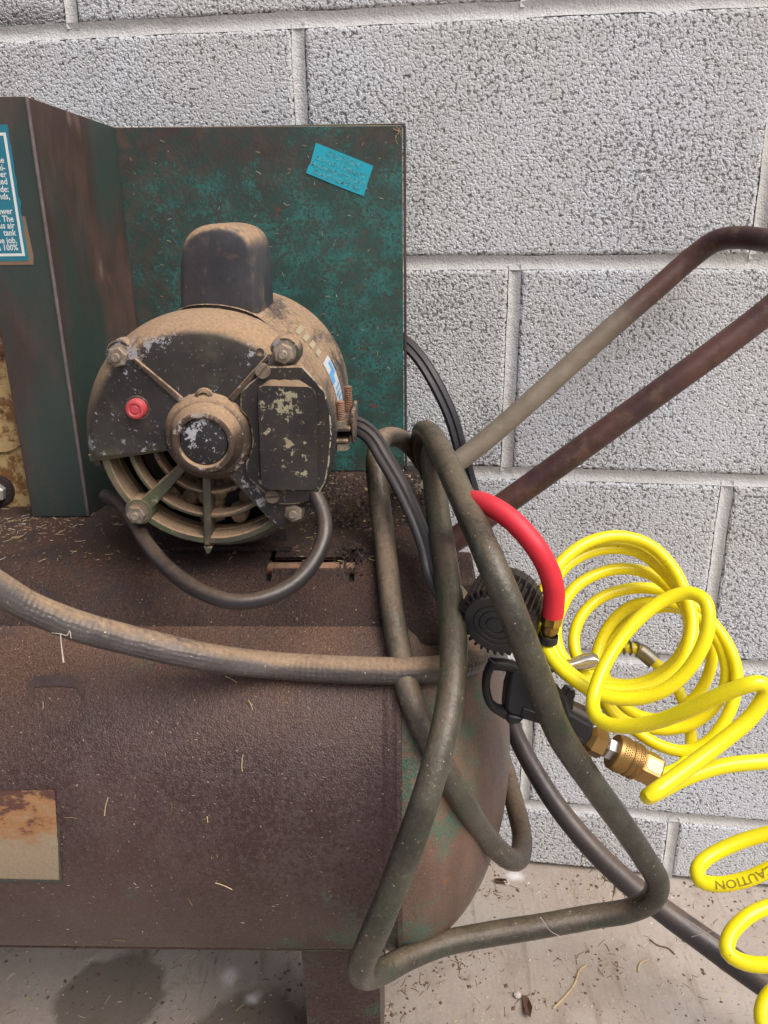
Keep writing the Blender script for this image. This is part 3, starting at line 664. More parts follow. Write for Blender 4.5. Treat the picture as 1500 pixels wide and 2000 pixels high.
for body, sz, y, sh in (('CAUTION!', 0.155, 0.17, 0.25), ('DO NOT OPERATE', 0.125, 0.01, 0.1), ('MACHINE WITH BELT', 0.12, -0.14, 0.1), ('GUARD REMOVED', 0.12, -0.28, 0.1)):
    vs, fs = text(body, sz*Wd*0.82, LM(cen, y*Wd*0.72), 'CENTER', sh, 0.004*Wd); mb.add(vs, fs, mi=1)
part('caution_sticker', mb, ['teal', 'fade'], guard, smooth=False)
# placard on the front panel
YP = 0.6274
def pz(x, y): p = at(x, y, YP); return Vector((p.x, YP, p.z))
TRc, BRc = pz(24, 243), pz(59, 506); right = (TRc.x+BRc.x)/2
mb = MB(); x1 = right+0.0004; x0 = x1-0.17; zt, zb_ = TRc.z, BRc.z
def rect(xa, za, xb, zb2, t0, t1, mi): mb.prism([Vector((xa, YP-t1, za)), Vector((xb, YP-t1, za)), Vector((xb, YP-t1, zb2)), Vector((xa, YP-t1, zb2))], [Vector((xa, YP-t0, za)), Vector((xb, YP-t0, za)), Vector((xb, YP-t0, zb2)), Vector((xa, YP-t0, zb2))], mi)
edge = [Vector((x0, YP-0.0005, zb_-0.0012))]+[Vector((x1-0.0026+mnoise.noise(Vector((z*140, 2, 5)))*0.0022*(1 if z < zt-0.03 else 0.4), YP-0.0005, z)) for z in np.linspace(zb_-0.0012, zt, 26)]+[Vector((x0, YP-0.0005, zt))]
mb.prism(edge, [p+Vector((0, 0.0005, 0)) for p in edge], 0)
tn = [Vector((x0, YP-0.0003, zb_-0.0040)), Vector((x1+0.0004, YP-0.0003, zb_-0.0040)), Vector((x1+0.0014, YP-0.0003, zb_+0.002)), Vector((x1-0.0003, YP-0.0003, zb_+0.03)), Vector((x0, YP-0.0003, zb_+0.03))]
mb.prism(tn, [p+Vector((0, 0.0003, 0)) for p in tn], 2)
bw = 0.0019; bi = 0.0047
rect(x1-bi-bw, zb_+0.0022, x1-bi, zt-0.0052, 0.0005, 0.0007, 1); rect(x0+0.004, zt-0.0052-bw, x1-bi-bw-0.00005, zt-0.0052, 0.0005, 0.0007, 1); rect(x0+0.004, zb_+0.0022, x1-bi-bw-0.00005, zb_+0.0022+bw, 0.0005, 0.0007, 1)
lines = ['oil-free', 'uni-', 'upper', 'rated', 'include:', 'hands,', '', 'fewer', 's. The', 'plus air', 'l   tank', 'the job.', 'a 100%']
ys = [313, 328, 341, 355, 370, 384, 398, 413, 428, 441, 455, 470, 484]
for body, yy in zip(lines, ys):
    if not body: continue
    zz = pz(15, yy+5).z
    M = Matrix(((1, 0, 0, x1-bi-bw-0.0023), (0, 0, -1, YP-0.0005), (0, 1, 0, zz), (0, 0, 0, 1)))
    vs, fs = text(body, 0.0061, M, 'RIGHT', 0, 0.00011, sx=0.86); mb.add(vs, fs, mi=1)
part('placard', mb, ['placard', 'white', 'tan'], guard, smooth=False)

# pump casting seen through the opening, with its hex bolt
mb = MB(); YB = 0.655; pl = at(-260, 900, YB).x; pr = at(80, 900, YB).x; pb = at(20, 1001, YB).z; pt = at(0, 560, YB).z
o8 = [Vector((pl, YB, pb)), Vector((pr, YB, pb)), Vector((pr, YB, pt)), Vector((pl, YB, pt))]
mb.prism(o8, [p+Vector((0, 0.075, 0)) for p in o8]); pump = part('pump', mb, 'cream', bev=0.004)
bc = at(-3, 957, YB); MBX = axis((bc.x, YB, bc.z), (0, -1, 0))
mb = MB(); mb.lathe([(0.0, 0.0), (0.0142, 0.0), (0.0142, 0.002), (0.0130, 0.0032), (0.0, 0.0033)], MBX, 28); part('boss', mb, 'platform', pump)
mb = MB(); mb.lathe([(0.0001, 0.0095), (0.0075, 0.0095), (0.0090, 0.0082), (0.0090, 0.0032), (0.0, 0.0032)], MBX @ Matrix.Rotation(0.3, 4, 'Z'), 6); part('bolt', mb, 'zinc', pump)
mb = MB(); mb.lathe([(0.027, 0.0), (0.027, 0.003), (0.012, 0.0032), (0.012, 0.0)], axis(at(-6, 820, YB), (0, -1, 0)), 24); part('port_ring', mb, 'cream', pump)
mb = MB(); mb.box((pl, 0.66, PZ+0.0005), (pr, 0.72, pb)); part('pump_foot', mb, 'dark', pump)

# ------------------------------------------------------------------ motor
YM = 0.535                                      # plane where shell and end bell meet; w counts towards the viewer
xl, xr = at(176, 800, YM).x, at(656, 800, YM).x
MX, MR = (xl+xr)/2, (xr-xl)/2
MZ = at(412, 600, YM).z-MR
MM = axis((MX, YM, MZ), (0, -1, 0))             # x right, y up, z towards the viewer
FW = 0.031                                      # face plane
def mp(x, y, w): return MM @ Vector((x, y, w))
def face_xy(px, py, w):
    p = at(px, py, YM-w); return Vector((p.x-MX, p.z-MZ))
def deg(*a): return [R_(k) for k in a]
mb = MB(); mb.lathe([(MR*0.90, -0.160), (MR*0.97, -0.152), (MR*0.985, -0.140), (MR*0.985, -0.030), (MR*0.985, -0.004), (MR*0.992, -0.003), (MR*0.992, 0.0), (MR*0.90, 0.0)], MM, 96)
motor = part('motor', mb, 'shell')
mb = MB(); mb.lathe([(0.0, -0.020), (0.05, -0.020), (MR*0.93, -0.012), (MR*0.93, 0.004)], MM, 48); part('inner_shade_disc', mb, 'dark', motor)  # near-black disc standing in for the shade behind the open grille
# end bell: solid upper sector
S0, S1 = R_(-52), R_(186)
prof = [(MR*0.93, 0.0005), (MR*0.995, 0.0005), (MR*1.0, 0.004), (MR*0.995, 0.010), (MR*0.972, 0.017), (MR*0.94, 0.0235), (MR*0.905, 0.028), (MR*0.875, 0.0302), (MR*0.84, FW), (0.05, FW), (0.035, FW+0.0005), (0.024, FW+0.001)]
pin = [(r*0.985 if i < 8 else r, h-0.004 if i else h) for i, (r, h) in enumerate(prof)]
mb = MB(); mb.lathe(prof, MM, 80, a0=S0, a1=S1); mb.lathe(pin[::-1], MM, 80, a0=S0, a1=S1)
for a in (S0, S1):                              # close the cut edges
    k = len(prof); o = [MM @ Vector((r*math.cos(a), r*math.sin(a), h)) for r, h in prof]; i_ = [MM @ Vector((r*math.cos(a), r*math.sin(a), h)) for r, h in pin]
    fs = [(j, j+1, k+j+1, k+j) for j in range(k-1)]; mb.add(o+i_, fs if a == S1 else [f[::-1] for f in fs])
part('end_bell', mb, 'bell', motor, ang=30)
# skirt corner that runs a little lower on the left
mb = MB(); mb.lathe([(MR*0.90, 0.001), (MR*0.996, 0.001), (MR*0.996, 0.010), (MR*0.965, 0.018), (MR*0.90, 0.020), (MR*0.89, 0.010)], MM, 8, a0=R_(184), a1=R_(193), cap0=False)
part('skirt_corner', mb, 'bell', motor)
# open grille
def ring(r0, r1, h0, h1, a0, a1, n=28):
    m = MB(); e = 0.0009
    pr = [(r0, h0), (r0, h1-e), (r0+e, h1), (r1-e, h1), (r1, h1-e), (r1, h0), (r0, h0)]
    m.lathe(pr[::-1], MM, n, a0=R_(a0), a1=R_(a1)); return m
part('grille_ring', ring(0.0662, 0.0715, 0.010, 0.0245, 186, 312), 'grille', motor)
part('grille_ring', ring(0.0655, 0.0780, 0.002, 0.0105, 190, 312), 'grille', motor)
part('grille_ring', ring(0.0500, 0.0532, 0.012, 0.0235, 186, 312), 'grille', motor)
part('grille_ring', ring(0.0340, 0.0368, 0.012, 0.0235, 186, 312), 'hub', motor)
def spoke(a, r0, r1, w0, w1, h0, h1):
    m = MB(); c, s = math.cos(R_(a)), math.sin(R_(a)); P = []
    for r, w in ((r0, w0), (r1, w1)):
        for k in (-1, 1): P.append((r*c-k*w*s, r*s+k*w*c))
    q = [P[0], P[2], P[3], P[1]]; m.prism([mp(x, y, h1) for x, y in q], [mp(x, y, h0) for x, y in q]); return m
for a, r0, r1, w0, w1 in ((265.5, 0.020, 0.0725, 0.0028, 0.0024), (224, 0.020, 0.072, 0.0028, 0.0056), (312, 0.020, 0.072, 0.006, 0.008), (187.5, 0.022, 0.079, 0.0022, 0.0028)):
    part('grille_spoke', spoke(a, r0, r1, w0, w1, 0.008, 0.0252), 'grille', motor, bev=0.001)
mb = spoke(265.5, 0.074, 0.0795, 0.0032, 0.0012, 0.010, 0.0235); part('drip_point', mb, 'grille', motor, bev=0.0008)
# coil ends and dust seen inside
mb = MB(); 
for k in range(22):
    a = R_(rng.uniform(222, 296)); r = rng.uniform(0.030, 0.058); q = mp(r*math.cos(a), r*math.sin(a), rng.uniform(-0.004, 0.007))
    mb.lathe([(0.0, 0.007), (0.005, 0.006), (0.0075, 0.001), (0.006, -0.006), (0.0, -0.008)], axis(q, (rng.uniform(-.6, .6), -1, rng.uniform(-.6, .6))), 8)
part('winding', mb, 'winding', motor)
mb = MB(); P = [mp(0.045*math.cos(R_(a)), 0.045*math.sin(R_(a)), -0.004) for a in range(185, 316, 6)]; mb.tube(P, 0.010, 10); part('coil', mb, 'dark', motor)
# raised ribs on the face, hub, cap
for a, b in (((262, 700), (356, 782)), ((529, 690), (452, 780))):
    A_, B_ = face_xy(*a, FW), face_xy(*b, FW); m = MB(); d = (B_-A_).normalized(); nn = Vector((-d.y, d.x))
    q = [A_+nn*0.0012, B_+nn*0.0022, B_-nn*0.0022, A_-nn*0.0012]
    m.prism([mp(p.x, p.y, FW+0.0022) for p in q], [mp(p.x, p.y, FW-0.001) for p in q]); part('face_rib', m, 'hub', motor, bev=0.0006)
hc = face_xy(408, 852, FW); HM = MM @ Matrix.Translation((hc.x, hc.y, FW))
mb = MB(); mb.lathe([(0.0292, -0.002), (0.0285, 0.001), (0.0265, 0.0036), (0.0248, 0.0048), (0.0232, 0.0053), (0.0218, 0.0080), (0.0204, 0.0102), (0.0202, 0.0106), (0.0201, 0.0140), (0.0192, 0.0162), (0.0178, 0.0167), (0.0161, 0.0163), (0.0153, 0.0148), (0.0150, 0.0120)], HM, 56)
hub = part('hub', mb, 'hub', motor)
mb = MB(); mb.lathe([(0.0152, 0.0122), (0.0146, 0.0138), (0.0132, 0.0143), (0.0, 0.0145)], HM, 40); part('hub_cap', mb, 'hubcap', motor)
mb = MB(); q = face_xy(400, 775, FW); mb.lathe([(0.0062, -0.002), (0.0058, 0.0030), (0.0036, 0.0038), (0.0030, 0.0022), (0.0, 0.0022)], MM @ Matrix.Translation((q.x, q.y, FW)), 20); part('oil_plug', mb, 'hub', motor)
# red reset button
q = face_xy(265, 799, FW+0.004); BM = MM @ Matrix.Translation((q.x, q.y, FW))
mb = MB(); mb.lathe([(0.0077, 0.0), (0.0077, 0.0004), (0.0069, 0.0006), (0.0069, -0.003)], BM, 28); part('button_collar', mb, 'hub', motor)
mb = MB(); mb.lathe([(0.0064, -0.001), (0.0064, 0.0045), (0.0056, 0.0062), (0.0042, 0.0066), (0.0032, 0.0057), (0.0026, 0.0058), (0.0022, 0.0066), (0.0, 0.0066)], BM, 32); part('reset_button', mb, 'button', motor)
# corner lugs, washers, nuts and bolt ends
bolts = [(229, 697), (554, 691), (266, 1005), (573, 1001)]
for k, (bx, by) in enumerate(bolts):
    w0 = FW-0.004 if k < 2 else 0.0245; q = face_xy(bx, by, w0+0.006); L0 = MM @ Matrix.Translation((q.x, q.y, w0))
    mb = MB(); mb.lathe([(0.0098, -0.012), (0.0096, -0.001), (0.0088, 0.0010), (0.0, 0.0012)], L0, 24); part('bolt_lug', mb, 'grille' if k > 1 else 'bell', motor)
    mb = MB(); mb.lathe([(0.0072, 0.0012), (0.0072, 0.0022), (0.0, 0.0022)], L0, 24); part('washer', mb, 'bolt', motor)
    mb = MB(); mb.lathe([(0.0066, 0.0022), (0.0066, 0.0070), (0.0056, 0.0080), (0.0032, 0.0080), (0.0030, 0.0068)], L0 @ Matrix.Rotation(0.2+k*0.4, 4, 'Z'), 6); part('nut', mb, 'bolt', motor, ang=20)
    mb = MB(); mb.lathe([(0.0030, 0.0020), (0.0030, 0.0102), (0.0024, 0.0108), (0.0, 0.0108)], L0, 14); part('bolt_end', mb, 'bolt', motor)
for hx, hy in ((278, 690), (508, 688)):
    q = face_xy(hx, hy, FW); mb = MB(); mb.lathe([(0.0026, 0.0004), (0.0018, 0.0002), (0.0, -0.0006)], MM @ Matrix.Translation((q.x, q.y, FW)), 14); part('rivet_hole', mb, 'hub', motor)
# terminal cover with embossed panel
cw = FW+0.0015
out = [(524, 716), (590, 715), (612, 738), (634, 764), (645, 802), (648, 845), (643, 905), (636, 942), (624, 962), (612, 974), (590, 984), (560, 986), (534, 985), (522, 968), (500, 948), (481, 932), (480, 905), (490, 880), (493, 862), (490, 838), (482, 815), (469, 800), (469, 768), (487, 748), (505, 735)]
def outline(pxs, w): return [mp(*face_xy(x, y, w), w) for x, y in pxs]
F = outline(out, cw+0.0022)[::-1]; Bk = [p+Vector((0, 0.0045, 0)) for p in F]
mb = MB(); mb.prism(F, Bk); cover = part('terminal_cover', mb, ['cover', 'wear'], motor, bev=0.0009); cover.modifiers['bevel'].material = 1
pan = [(512, 762), (606, 765), (612, 948), (520, 947)]
def inset_loop(pxs, w, r, grow):
    c = Vector((sum(p[0] for p in pxs)/4, sum(p[1] for p in pxs)/4, 0)); P = []
    for p in pxs:
        v = Vector((p[0], p[1], 0)); d = v-c; P.append(c+d+Vector((math.copysign(grow, d.x), math.copysign(grow, d.y), 0)))
    return [mp(*face_xy(p.x, p.y, w), w) for p in round_poly(P, r, 5)]
loops = [inset_loop(pan, cw+0.0018, 28, 13), inset_loop(pan, cw+0.0028, 27, 10), inset_loop(pan, cw+0.0078, 22, 2), inset_loop(pan, cw+0.0098, 20, -3), inset_loop(pan, cw+0.0103, 18, -9)]
mb = MB(); n = len(loops[0]); vs = sum(loops, []); fs = []
for l in range(len(loops)-1):
    for j in range(n): fs.append((l*n+j, l*n+(j+1) % n, (l+1)*n+(j+1) % n, (l+1)*n+j))
fs.append([(len(loops)-1)*n+j for j in range(n)]); fs = [f[::-1] for f in fs]; mb.add(vs, fs); mb.mi = [1 if 2*n <= i < 4*n else 0 for i in range(len(fs))]
part('embossed_panel', mb, ['cover', 'wear'], motor, ang=60)
# dust lying on the ledge above the embossed panel
mb = MB(); vs = []; fs = []; N_ = 18
for i in range(N_+1):
    t = i/N_; e = min(1, min(t, 1-t)*5); px_ = 506+(608-506)*t; wv_ = 1+0.12*mnoise.noise(Vector((t*9, 1, 2)))
    for dy, w_ in ((-15*e*wv_-1, cw+0.0023), (-9*e*wv_, cw+0.0042), (-3, cw+0.0068*e+0.0024*(1-e)), (3, cw+0.0075*e+0.0024*(1-e)), (4, cw+0.0015)):
        vs.append(mp(*face_xy(px_, 757+dy+t*2, w_), w_))
for i in range(N_):
    for j in range(4): k = i*5+j; fs.append((k, k+1, k+6, k+5))
mb.add(vs, fs); o = part('dust_ridge', mb, 'ledge', motor, ang=80)
for sx_, sy_, rot in ((512, 726, 0.9), (531, 971, 0.1)):
    q = face_xy(sx_, sy_, cw+0.005); L0 = MM @ Matrix.Translation((q.x, q.y, cw+0.002)) @ Matrix.Rotation(rot, 4, 'Z'); m = MB(); r = 0.0048
    for s in (-1, 1):                           # slotted head: two half domes with a groove between
        arc = [(r*math.cos(t), s*(0.0007+(r-0.0007)*math.sin(t))) for t in np.linspace(0, math.pi, 10)]
        if s < 0: arc = arc[::-1]
        lo = [L0 @ Vector((x, y, 0)) for x, y in arc]; hi = [L0 @ Vector((x*0.86, y*0.86+s*0.0001, 0.0028)) for x, y in arc]; m.prism(hi, lo)
    m.lathe([(r, 0), (r, 0.0014), (0, 0.0014)], L0, 20); part('screw', m, 'screw', motor, ang=30)
mb = MB()                                       # pointed ear of the cover at the lower right bolt
F = outline([(556, 984), (604, 984), (606, 990), (590, 1014), (575, 1019), (557, 1008)], 0.0265)[::-1]; mb.prism(F, [p+Vector((0, 0.003, 0)) for p in F]); part('cover_ear', mb, 'cover', motor, bev=0.0006)
# capacitor can on top
hw = -0.006
hump = [(349, 640), (349, 582), (348, 505), (354, 472), (369, 451), (390, 440), (416, 436), (448, 438), (474, 449), (490, 469), (497, 500), (503, 586), (506, 650)]
def hl(sc, w, dz=0):
    cx, cy = 427, 530; return [Vector((*face_xy(cx+(x-cx)*sc, cy+(y-cy)*sc+dz, hw), w)) for x, y in hump]
L = [hl(0.80, hw+0.0005), hl(0.90, hw), hl(0.96, hw-0.0020), hl(0.99, hw-0.0045), hl(1.0, hw-0.008), hl(1.0, hw-0.062), hl(0.985, hw-0.070), hl(0.9, hw-0.074)]
n = len(hump); mb = MB(); vs = [mp(p.x, p.y, p.z) for l in L for p in l]; fs = []
for l in range(len(L)-1):
    for j in range(n-1): fs.append((l*n+j, (l+1)*n+j, (l+1)*n+j+1, l*n+j+1))
fs.append(list(range(n))[::1]); fs = [f[::-1] for f in fs]; mb.add(vs, fs)
cap = part('capacitor_cover', mb, 'cap', motor, ang=70); sb = cap.modifiers.new('round', 'SUBSURF'); sb.levels = 2; sb.render_levels = 2
# flared foot of the can where it sits on the shell
mb = MB(); q0, q1 = face_xy(338, 600, -0.004), face_xy(520, 600, -0.004)
vs = []; 
for i, w in enumerate(np.linspace(-0.004, -0.082, 10)):
    for j, t in enumerate(np.linspace(0, 1, 15)):
        x = q0.x+(q1.x-q0.x)*t; e = min(1.0, min(t, 1-t)*6); vs.append(mp(x, math.sqrt(max(0, (MR*0.985)**2-x*x))+0.0006+0.0045*e*(0.4 if i in (0, 9) else 1), w))
fs = [(i*15+j, i*15+j+1, (i+1)*15+j+1, (i+1)*15+j) for i in range(9) for j in range(14)]; mb.add(vs, [f[::-1] for f in fs]); part('can_foot', mb, 'shell', motor, ang=70)
# nameplates wrapped on the shell
def at_shell(px, py, off):
    d = ray(px, py).normalized(); R = MR*0.985+off; ox, oz = -MX, CAM_Z-MZ; a = d.x**2+d.z**2; b = ox*d.x+oz*d.z; c = ox*ox+oz*oz-R*R
    t = (-b-math.sqrt(max(0, b*b-a*c)))/a
    if t < 0.3: t = (-b+math.sqrt(max(0, b*b-a*c)))/a
    return CPOS+d*t
def shell_patch(a0, a1, w0, w1, off, mb, mi=0, skew=0.0):
    n = 10; vs = []
    for i in range(n+1):
        a = R_(a0+(a1-a0)*i/n)
        for w in (w0, w1): vs.append(mp((MR*0.985+off)*math.cos(a), (MR*0.985+off)*math.sin(a), w))
    mb.add(vs, [(2*i, 2*i+1, 2*i+3, 2*i+2) for i in range(n)], mi=mi)
mb = MB(); shell_patch(1, 29, -0.072, -0.036, 0.0004, mb, 0)
shell_patch(17, 23, -0.054, -0.038, 0.0006, mb, 1); shell_patch(20, 26.5, -0.068, -0.056, 0.0006, mb, 1)
for k in range(5): shell_patch(3+k*2.6, 4.2+k*2.6, -0.068+0.004*(k % 2), -0.040-0.006*(k % 3), 0.0006, mb, 1)
part('nameplate', mb, ['nwhite', 'blue'], motor)
mb = MB()
for k in range(4): shell_patch(33+k*4.6, 35.6+k*4.6, -0.056-0.002*k, -0.034, 0.0005, mb, 0)
part('nameplate', mb, 'beige', motor)
# clamp with two threaded studs on the right
cc = at(671, 826, YM+0.035); 
mb = MB(); mb.box((cc.x-0.012, cc.y-0.018, cc.z-0.002), (cc.x+0.006, cc.y+0.018, cc.z+0.0012)); mb.box((cc.x-0.012, cc.y-0.016, cc.z-0.011), (cc.x+0.004, cc.y+0.016, cc.z-0.008))
mb.box((cc.x+0.0065, cc.y-0.016, cc.z-0.011), (cc.x+0.009, cc.y+0.020, cc.z+0.012)); mb.box((cc.x-0.0155, cc.y-0.018, cc.z-0.018), (cc.x-0.0125, cc.y+0.018, cc.z+0.016)); part('clamp', mb, 'shell', motor, bev=0.0008)
for k, (dx, dy, zt) in enumerate(((-0.001, -0.010, 0.018), (0.003, 0.012, 0.024))):
    L0 = Matrix.Translation((cc.x+dx, cc.y+dy, cc.z)); pr = [(0.0, zt), (0.0027, zt)]; z = zt
    while z > 0.003: pr += [(0.0031, z-0.0006), (0.0025, z-0.0012)]; z -= 0.0013
    pr += [(0.0025, 0.0)]; mb = MB(); mb.lathe(pr[::-1], L0, 12); part('stud', mb, 'rod', motor, ang=20)
    mb = MB(); mb.lathe([(0.0060, 0.0012), (0.0060, 0.0046), (0.003, 0.0047)], L0, 6); mb.lathe([(0.003, -0.0165), (0.0056, -0.0165), (0.0056, -0.0115), (0.003, -0.0112)], L0, 6); part('nut', mb, 'bolt', motor)
mb = MB(); mb.box((MX-0.045, YM+0.02, PZ+0.0005), (MX+0.045, YM+0.13, PZ+0.004)); mb.box((MX-0.040, YM+0.03, PZ+0.004), (MX+0.040, YM+0.12, MZ-MR*0.86)); part('motor_mount', mb, 'platform', motor)

# cords of the compressor
def trace(pts, step=0.006): return spline([atd(*p) if not isinstance(p, Vector) else p for p in pts], step)
P = trace([(614, 965, 0.535), (630, 1000, 0.53), (634, 1045, 0.522), (612, 1098, 0.515), (570, 1143, 0.508), (510, 1170, 0.502), (455, 1175, 0.500), (390, 1154, 0.505), (330, 1112, 0.522), (290, 1066, 0.545), (262, 1020, 0.572), (240, 988, 0.592), (205, 968, 0.61)])
mb = MB(); mb.tube(P, 0.0051, 14); part('motor_cord', mb, 'cord')
fp = [(0.0038*math.cos(t), 0.0076*math.sin(t)) for t in np.linspace(0, 2*math.pi, 33)[:-1]]
fp = [(c*(1+0.0)-(0.0012 if abs(abs(s)-0.0028) < 0.0009 and c > 0 else 0)+(0.0012 if abs(abs(s)-0.0028) < 0.0009 and c < 0 else 0), s) for c, s in fp]
P = trace([(668, 838, 0.605), (695, 832, 0.598), (725, 852, 0.592), (752, 895, 0.585), (784, 950, 0.575), (812, 1010, 0.565), (832, 1065, 0.555), (846, 1120, 0.545), (868, 1160, 0.545)])
mb = MB(); mb.tube(P, 0.004, 32, prof=fp, hint=(0.55, -0.80, 0.25)); part('power_cord', mb, 'flat')

# lifting handle: one bent tube and its rusty stubs
hr = 0.0092
lower = [(735, 1100, 0.622), (790, 1096, 0.622), (842, 1082, 0.620), (900, 1046, 0.618), (960, 1002, 0.614), (1080, 916, 0.603), (1200, 829, 0.592), (1330, 735, 0.580), (1440, 654, 0.572), (1520, 590, 0.566), (1580, 520, 0.566), (1600, 480, 0.58)]
upper = [(1560, 478, 0.62), (1500, 470, 0.655), (1440, 464, 0.675), (1395, 472, 0.690), (1350, 504, 0.702), (1290, 557, 0.708), (1180, 653, 0.716), (1060, 762, 0.725), (960, 850, 0.733), (880, 913, 0.738), (835, 948, 0.740), (800, 985, 0.741)]
P = trace(lower+upper, 0.008); mb = MB(); mb.tube(P, hr, 20); handle = part('handle', mb, 'handle')
mb = MB(); e = [atd(700, 1112, 0.622), atd(740, 1100, 0.622)]; mb.tube(spline(e, 0.004), 0.0098, 18); part('tube_stub', mb, 'rust', handle)
bq = atd(880, 1120, 0.64); mb = MB(); mb.box((bq.x-0.075, bq.y-0.012, bq.z-0.028), (bq.x+0.020, bq.y+0.05, bq.z-0.002)); part('handle_bracket', mb, 'platform', bev=0.003)
bq = atd(812, 985, 0.742); mb = MB(); mb.box((bq.x-0.02, bq.y-0.004, bq.z-0.035), (bq.x+0.018, bq.y+0.004, bq.z+0.012)); part('handle_bracket', mb, 'rust', bev=0.002)

# ------------------------------------------------------------------ old rubber hose: one run, looped over the tank end
def tk(px, py, off=0.009): return at_tank(px, py, off)
runA = [(-190, 1020, 0.43), (-90, 1092, 0.445), (0, 1151, 0.460), (60, 1186, 0.470), (150, 1222, 0.482), (260, 1252, 0.496), (400, 1283, 0.512), tk(540, 1300, 0.0092), tk(680, 1308, 0.0092), tk(800, 1310, 0.0092), tk(860, 1306, 0.0090), tk(905, 1298, 0.0092)]
linkAB = [(948, 1280, 0.580), (966, 1274, 0.620), (968, 1305, 0.680), (956, 1365, 0.725), (960, 1432, 0.735)]
runB = [(984, 1495, 0.715), (1004, 1565, 0.680), (1019, 1630, 0.648), (1014, 1674, 0.615), (992, 1676, 0.590), (955, 1641, 0.572), tk(905, 1566, 0.0085), tk(862, 1490, 0.0085), tk(824, 1412, 0.0085), tk(797, 1345, 0.0085), tk(780, 1270, 0.0085), (766, 1190, 0.552), (757, 1110, 0.575), (748, 1030, 0.597), (738, 950, 0.612), (735, 895, 0.622), (748, 858, 0.640), (778, 855, 0.665), (808, 878, 0.690), (836, 915, 0.70)]
linkBC = [(862, 930, 0.68), (868, 905, 0.655), (858, 880, 0.635)]
runC = [(846, 880, 0.622), (848, 930, 0.597), (856, 1010, 0.570), (868, 1090, 0.547), (880, 1180, 0.525), (886, 1270, 0.505), (880, 1360, 0.490), (862, 1450, 0.478), (834, 1550, 0.472), (800, 1650, 0.474), (764, 1745, 0.484), (728, 1830, 0.498), (705, 1885, 0.512), (712, 1906, 0.535), (748, 1896, 0.560), (800, 1868, 0.578), (870, 1842, 0.592), (960, 1824, 0.604), (1060, 1808, 0.612), (1160, 1790, 0.618), (1230, 1778, 0.614), (1272, 1757, 0.604), (1284, 1722, 0.594), (1259, 1676, 0.586), (1213, 1608, 0.562), (1150, 1520, 0.532), (1089, 1425, 0.503), (1048, 1318, 0.482), (1006, 1210, 0.470), (962, 1105, 0.472), (920, 1010, 0.500), (884, 930, 0.540), (856, 872, 0.585), (836, 844, 0.625), (824, 848, 0.655), (826, 880, 0.675), (842, 930, 0.685)]
hose = thing('rubber_hose', (0.05, 0.5, 0), 'old grey green rubber hose looped over the right end of the tank', 'hose')
HB = Vector((0.05, 0.5, 0))
def hpart(name, mb, mat, par, off, **k):
    o = put(name, mb.mesh(name, mat, off, **k), par); return o
def wob(P, r, s=0): return [r*(1+0.035*mnoise.noise(p*38+Vector((s, 0, 0)))) for p in P]
mb = MB(); P = trace(runA+linkAB, 0.005); mb.tube(P, wob(P, 0.0090), 22); hpart('hose_length', mb, 'hosea', hose, HB)['label'] = 'dust covered hose length lying across the tank'
mb = MB(); P = trace([linkAB[-1]]+runB+linkBC, 0.005); mb.tube(P, wob(P, 0.0079, 4), 22); hpart('hose_length', mb, 'hoseb', hose, HB)
mb = MB(); P = trace([linkBC[-1]]+runC, 0.005); mb.tube(P, wob(P, 0.0086, 9), 22); hpart('hose_length', mb, 'hosec', hose, HB)
# dark supply hose behind the tank end
mb = MB(); P = trace([(985, 1360, 0.80), (1003, 1425, 0.80), (1035, 1490, 0.795), (1085, 1570, 0.785), (1150, 1650, 0.775), (1220, 1718, 0.77), (1300, 1782, 0.765), (1380, 1840, 0.755), (1450, 1890, 0.74), (1540, 1950, 0.72), (1650, 2020, 0.70)], 0.006)
q0 = P[0]; mb.tube(P, [0.0082+0.0052*i/len(P) for i in range(len(P))], 20); dh = put('supply_hose', mb.mesh('supply_hose', 'conduit', q0), None, q0)
tag(dh, 'smooth dark slate hose running from behind the tank down to the right', 'hose')
# flat black cable against the wall
mb = MB(); fb = [(0.0042, -0.0048), (0.0042, -0.0012), (0.0030, 0.0), (0.0042, 0.0012), (0.0042, 0.0048), (0.0022, 0.0068), (-0.0034, 0.0052), (-0.0034, -0.0052), (0.0022, -0.0068)]
P = trace([(740, 648, 0.755), (782, 664, 0.752), (815, 695, 0.750), (850, 750, 0.748), (879, 812, 0.750), (899, 880, 0.755), (917, 945, 0.762), (936, 1010, 0.77), (950, 1080, 0.78), (956, 1150, 0.795)], 0.006)
q0 = P[0]; mb.tube(P, 0.004, 9, prof=fb, hint=(0.25, -0.95, 0.2)); o = put('drive_belt', mb.mesh('drive_belt', 'flat', q0, ang=25), None, q0)
tag(o, 'flat black ribbed belt arching down the wall behind the handle', 'belt')

# ------------------------------------------------------------------ tyre inflator hanging at the tank end
IB = atd(1000, 1290, 0.53); infl = thing('tire_inflator', IB, 'black tyre inflator with toothed gauge boot and short red whip hose', 'inflator')
def ipart(name, mb, mat, par=None, bev=0, ang=35):
    o = put(name, mb.mesh(name, mat, IB, ang=ang), par or infl)
    if bev: bevel(o, bev)
    return o
g0 = atd(967, 1222, 0.505); g1 = atd(992, 1168, 0.531); gz = (g0-g1).normalized()
GM = axis(g0, gz, CR); gr = 0.0205
mb = MB(); mb.lathe([(gr*0.98, -0.030), (gr*1.0, -0.026), (gr*1.0, -0.003), (gr*0.99, -0.0012), (gr*0.95, 0.0), (gr*0.70, 0.0003), (gr*0.685, -0.0007), (gr*0.66, 0.0), (gr*0.52, 0.0002), (gr*0.50, -0.0008), (gr*0.475, 0.0), (gr*0.30, 0.0002), (gr*0.28, -0.0008), (gr*0.255, 0.0), (0.0, 0.0001)], GM, 56, cap0=True); gauge = ipart('gauge', mb, 'face')
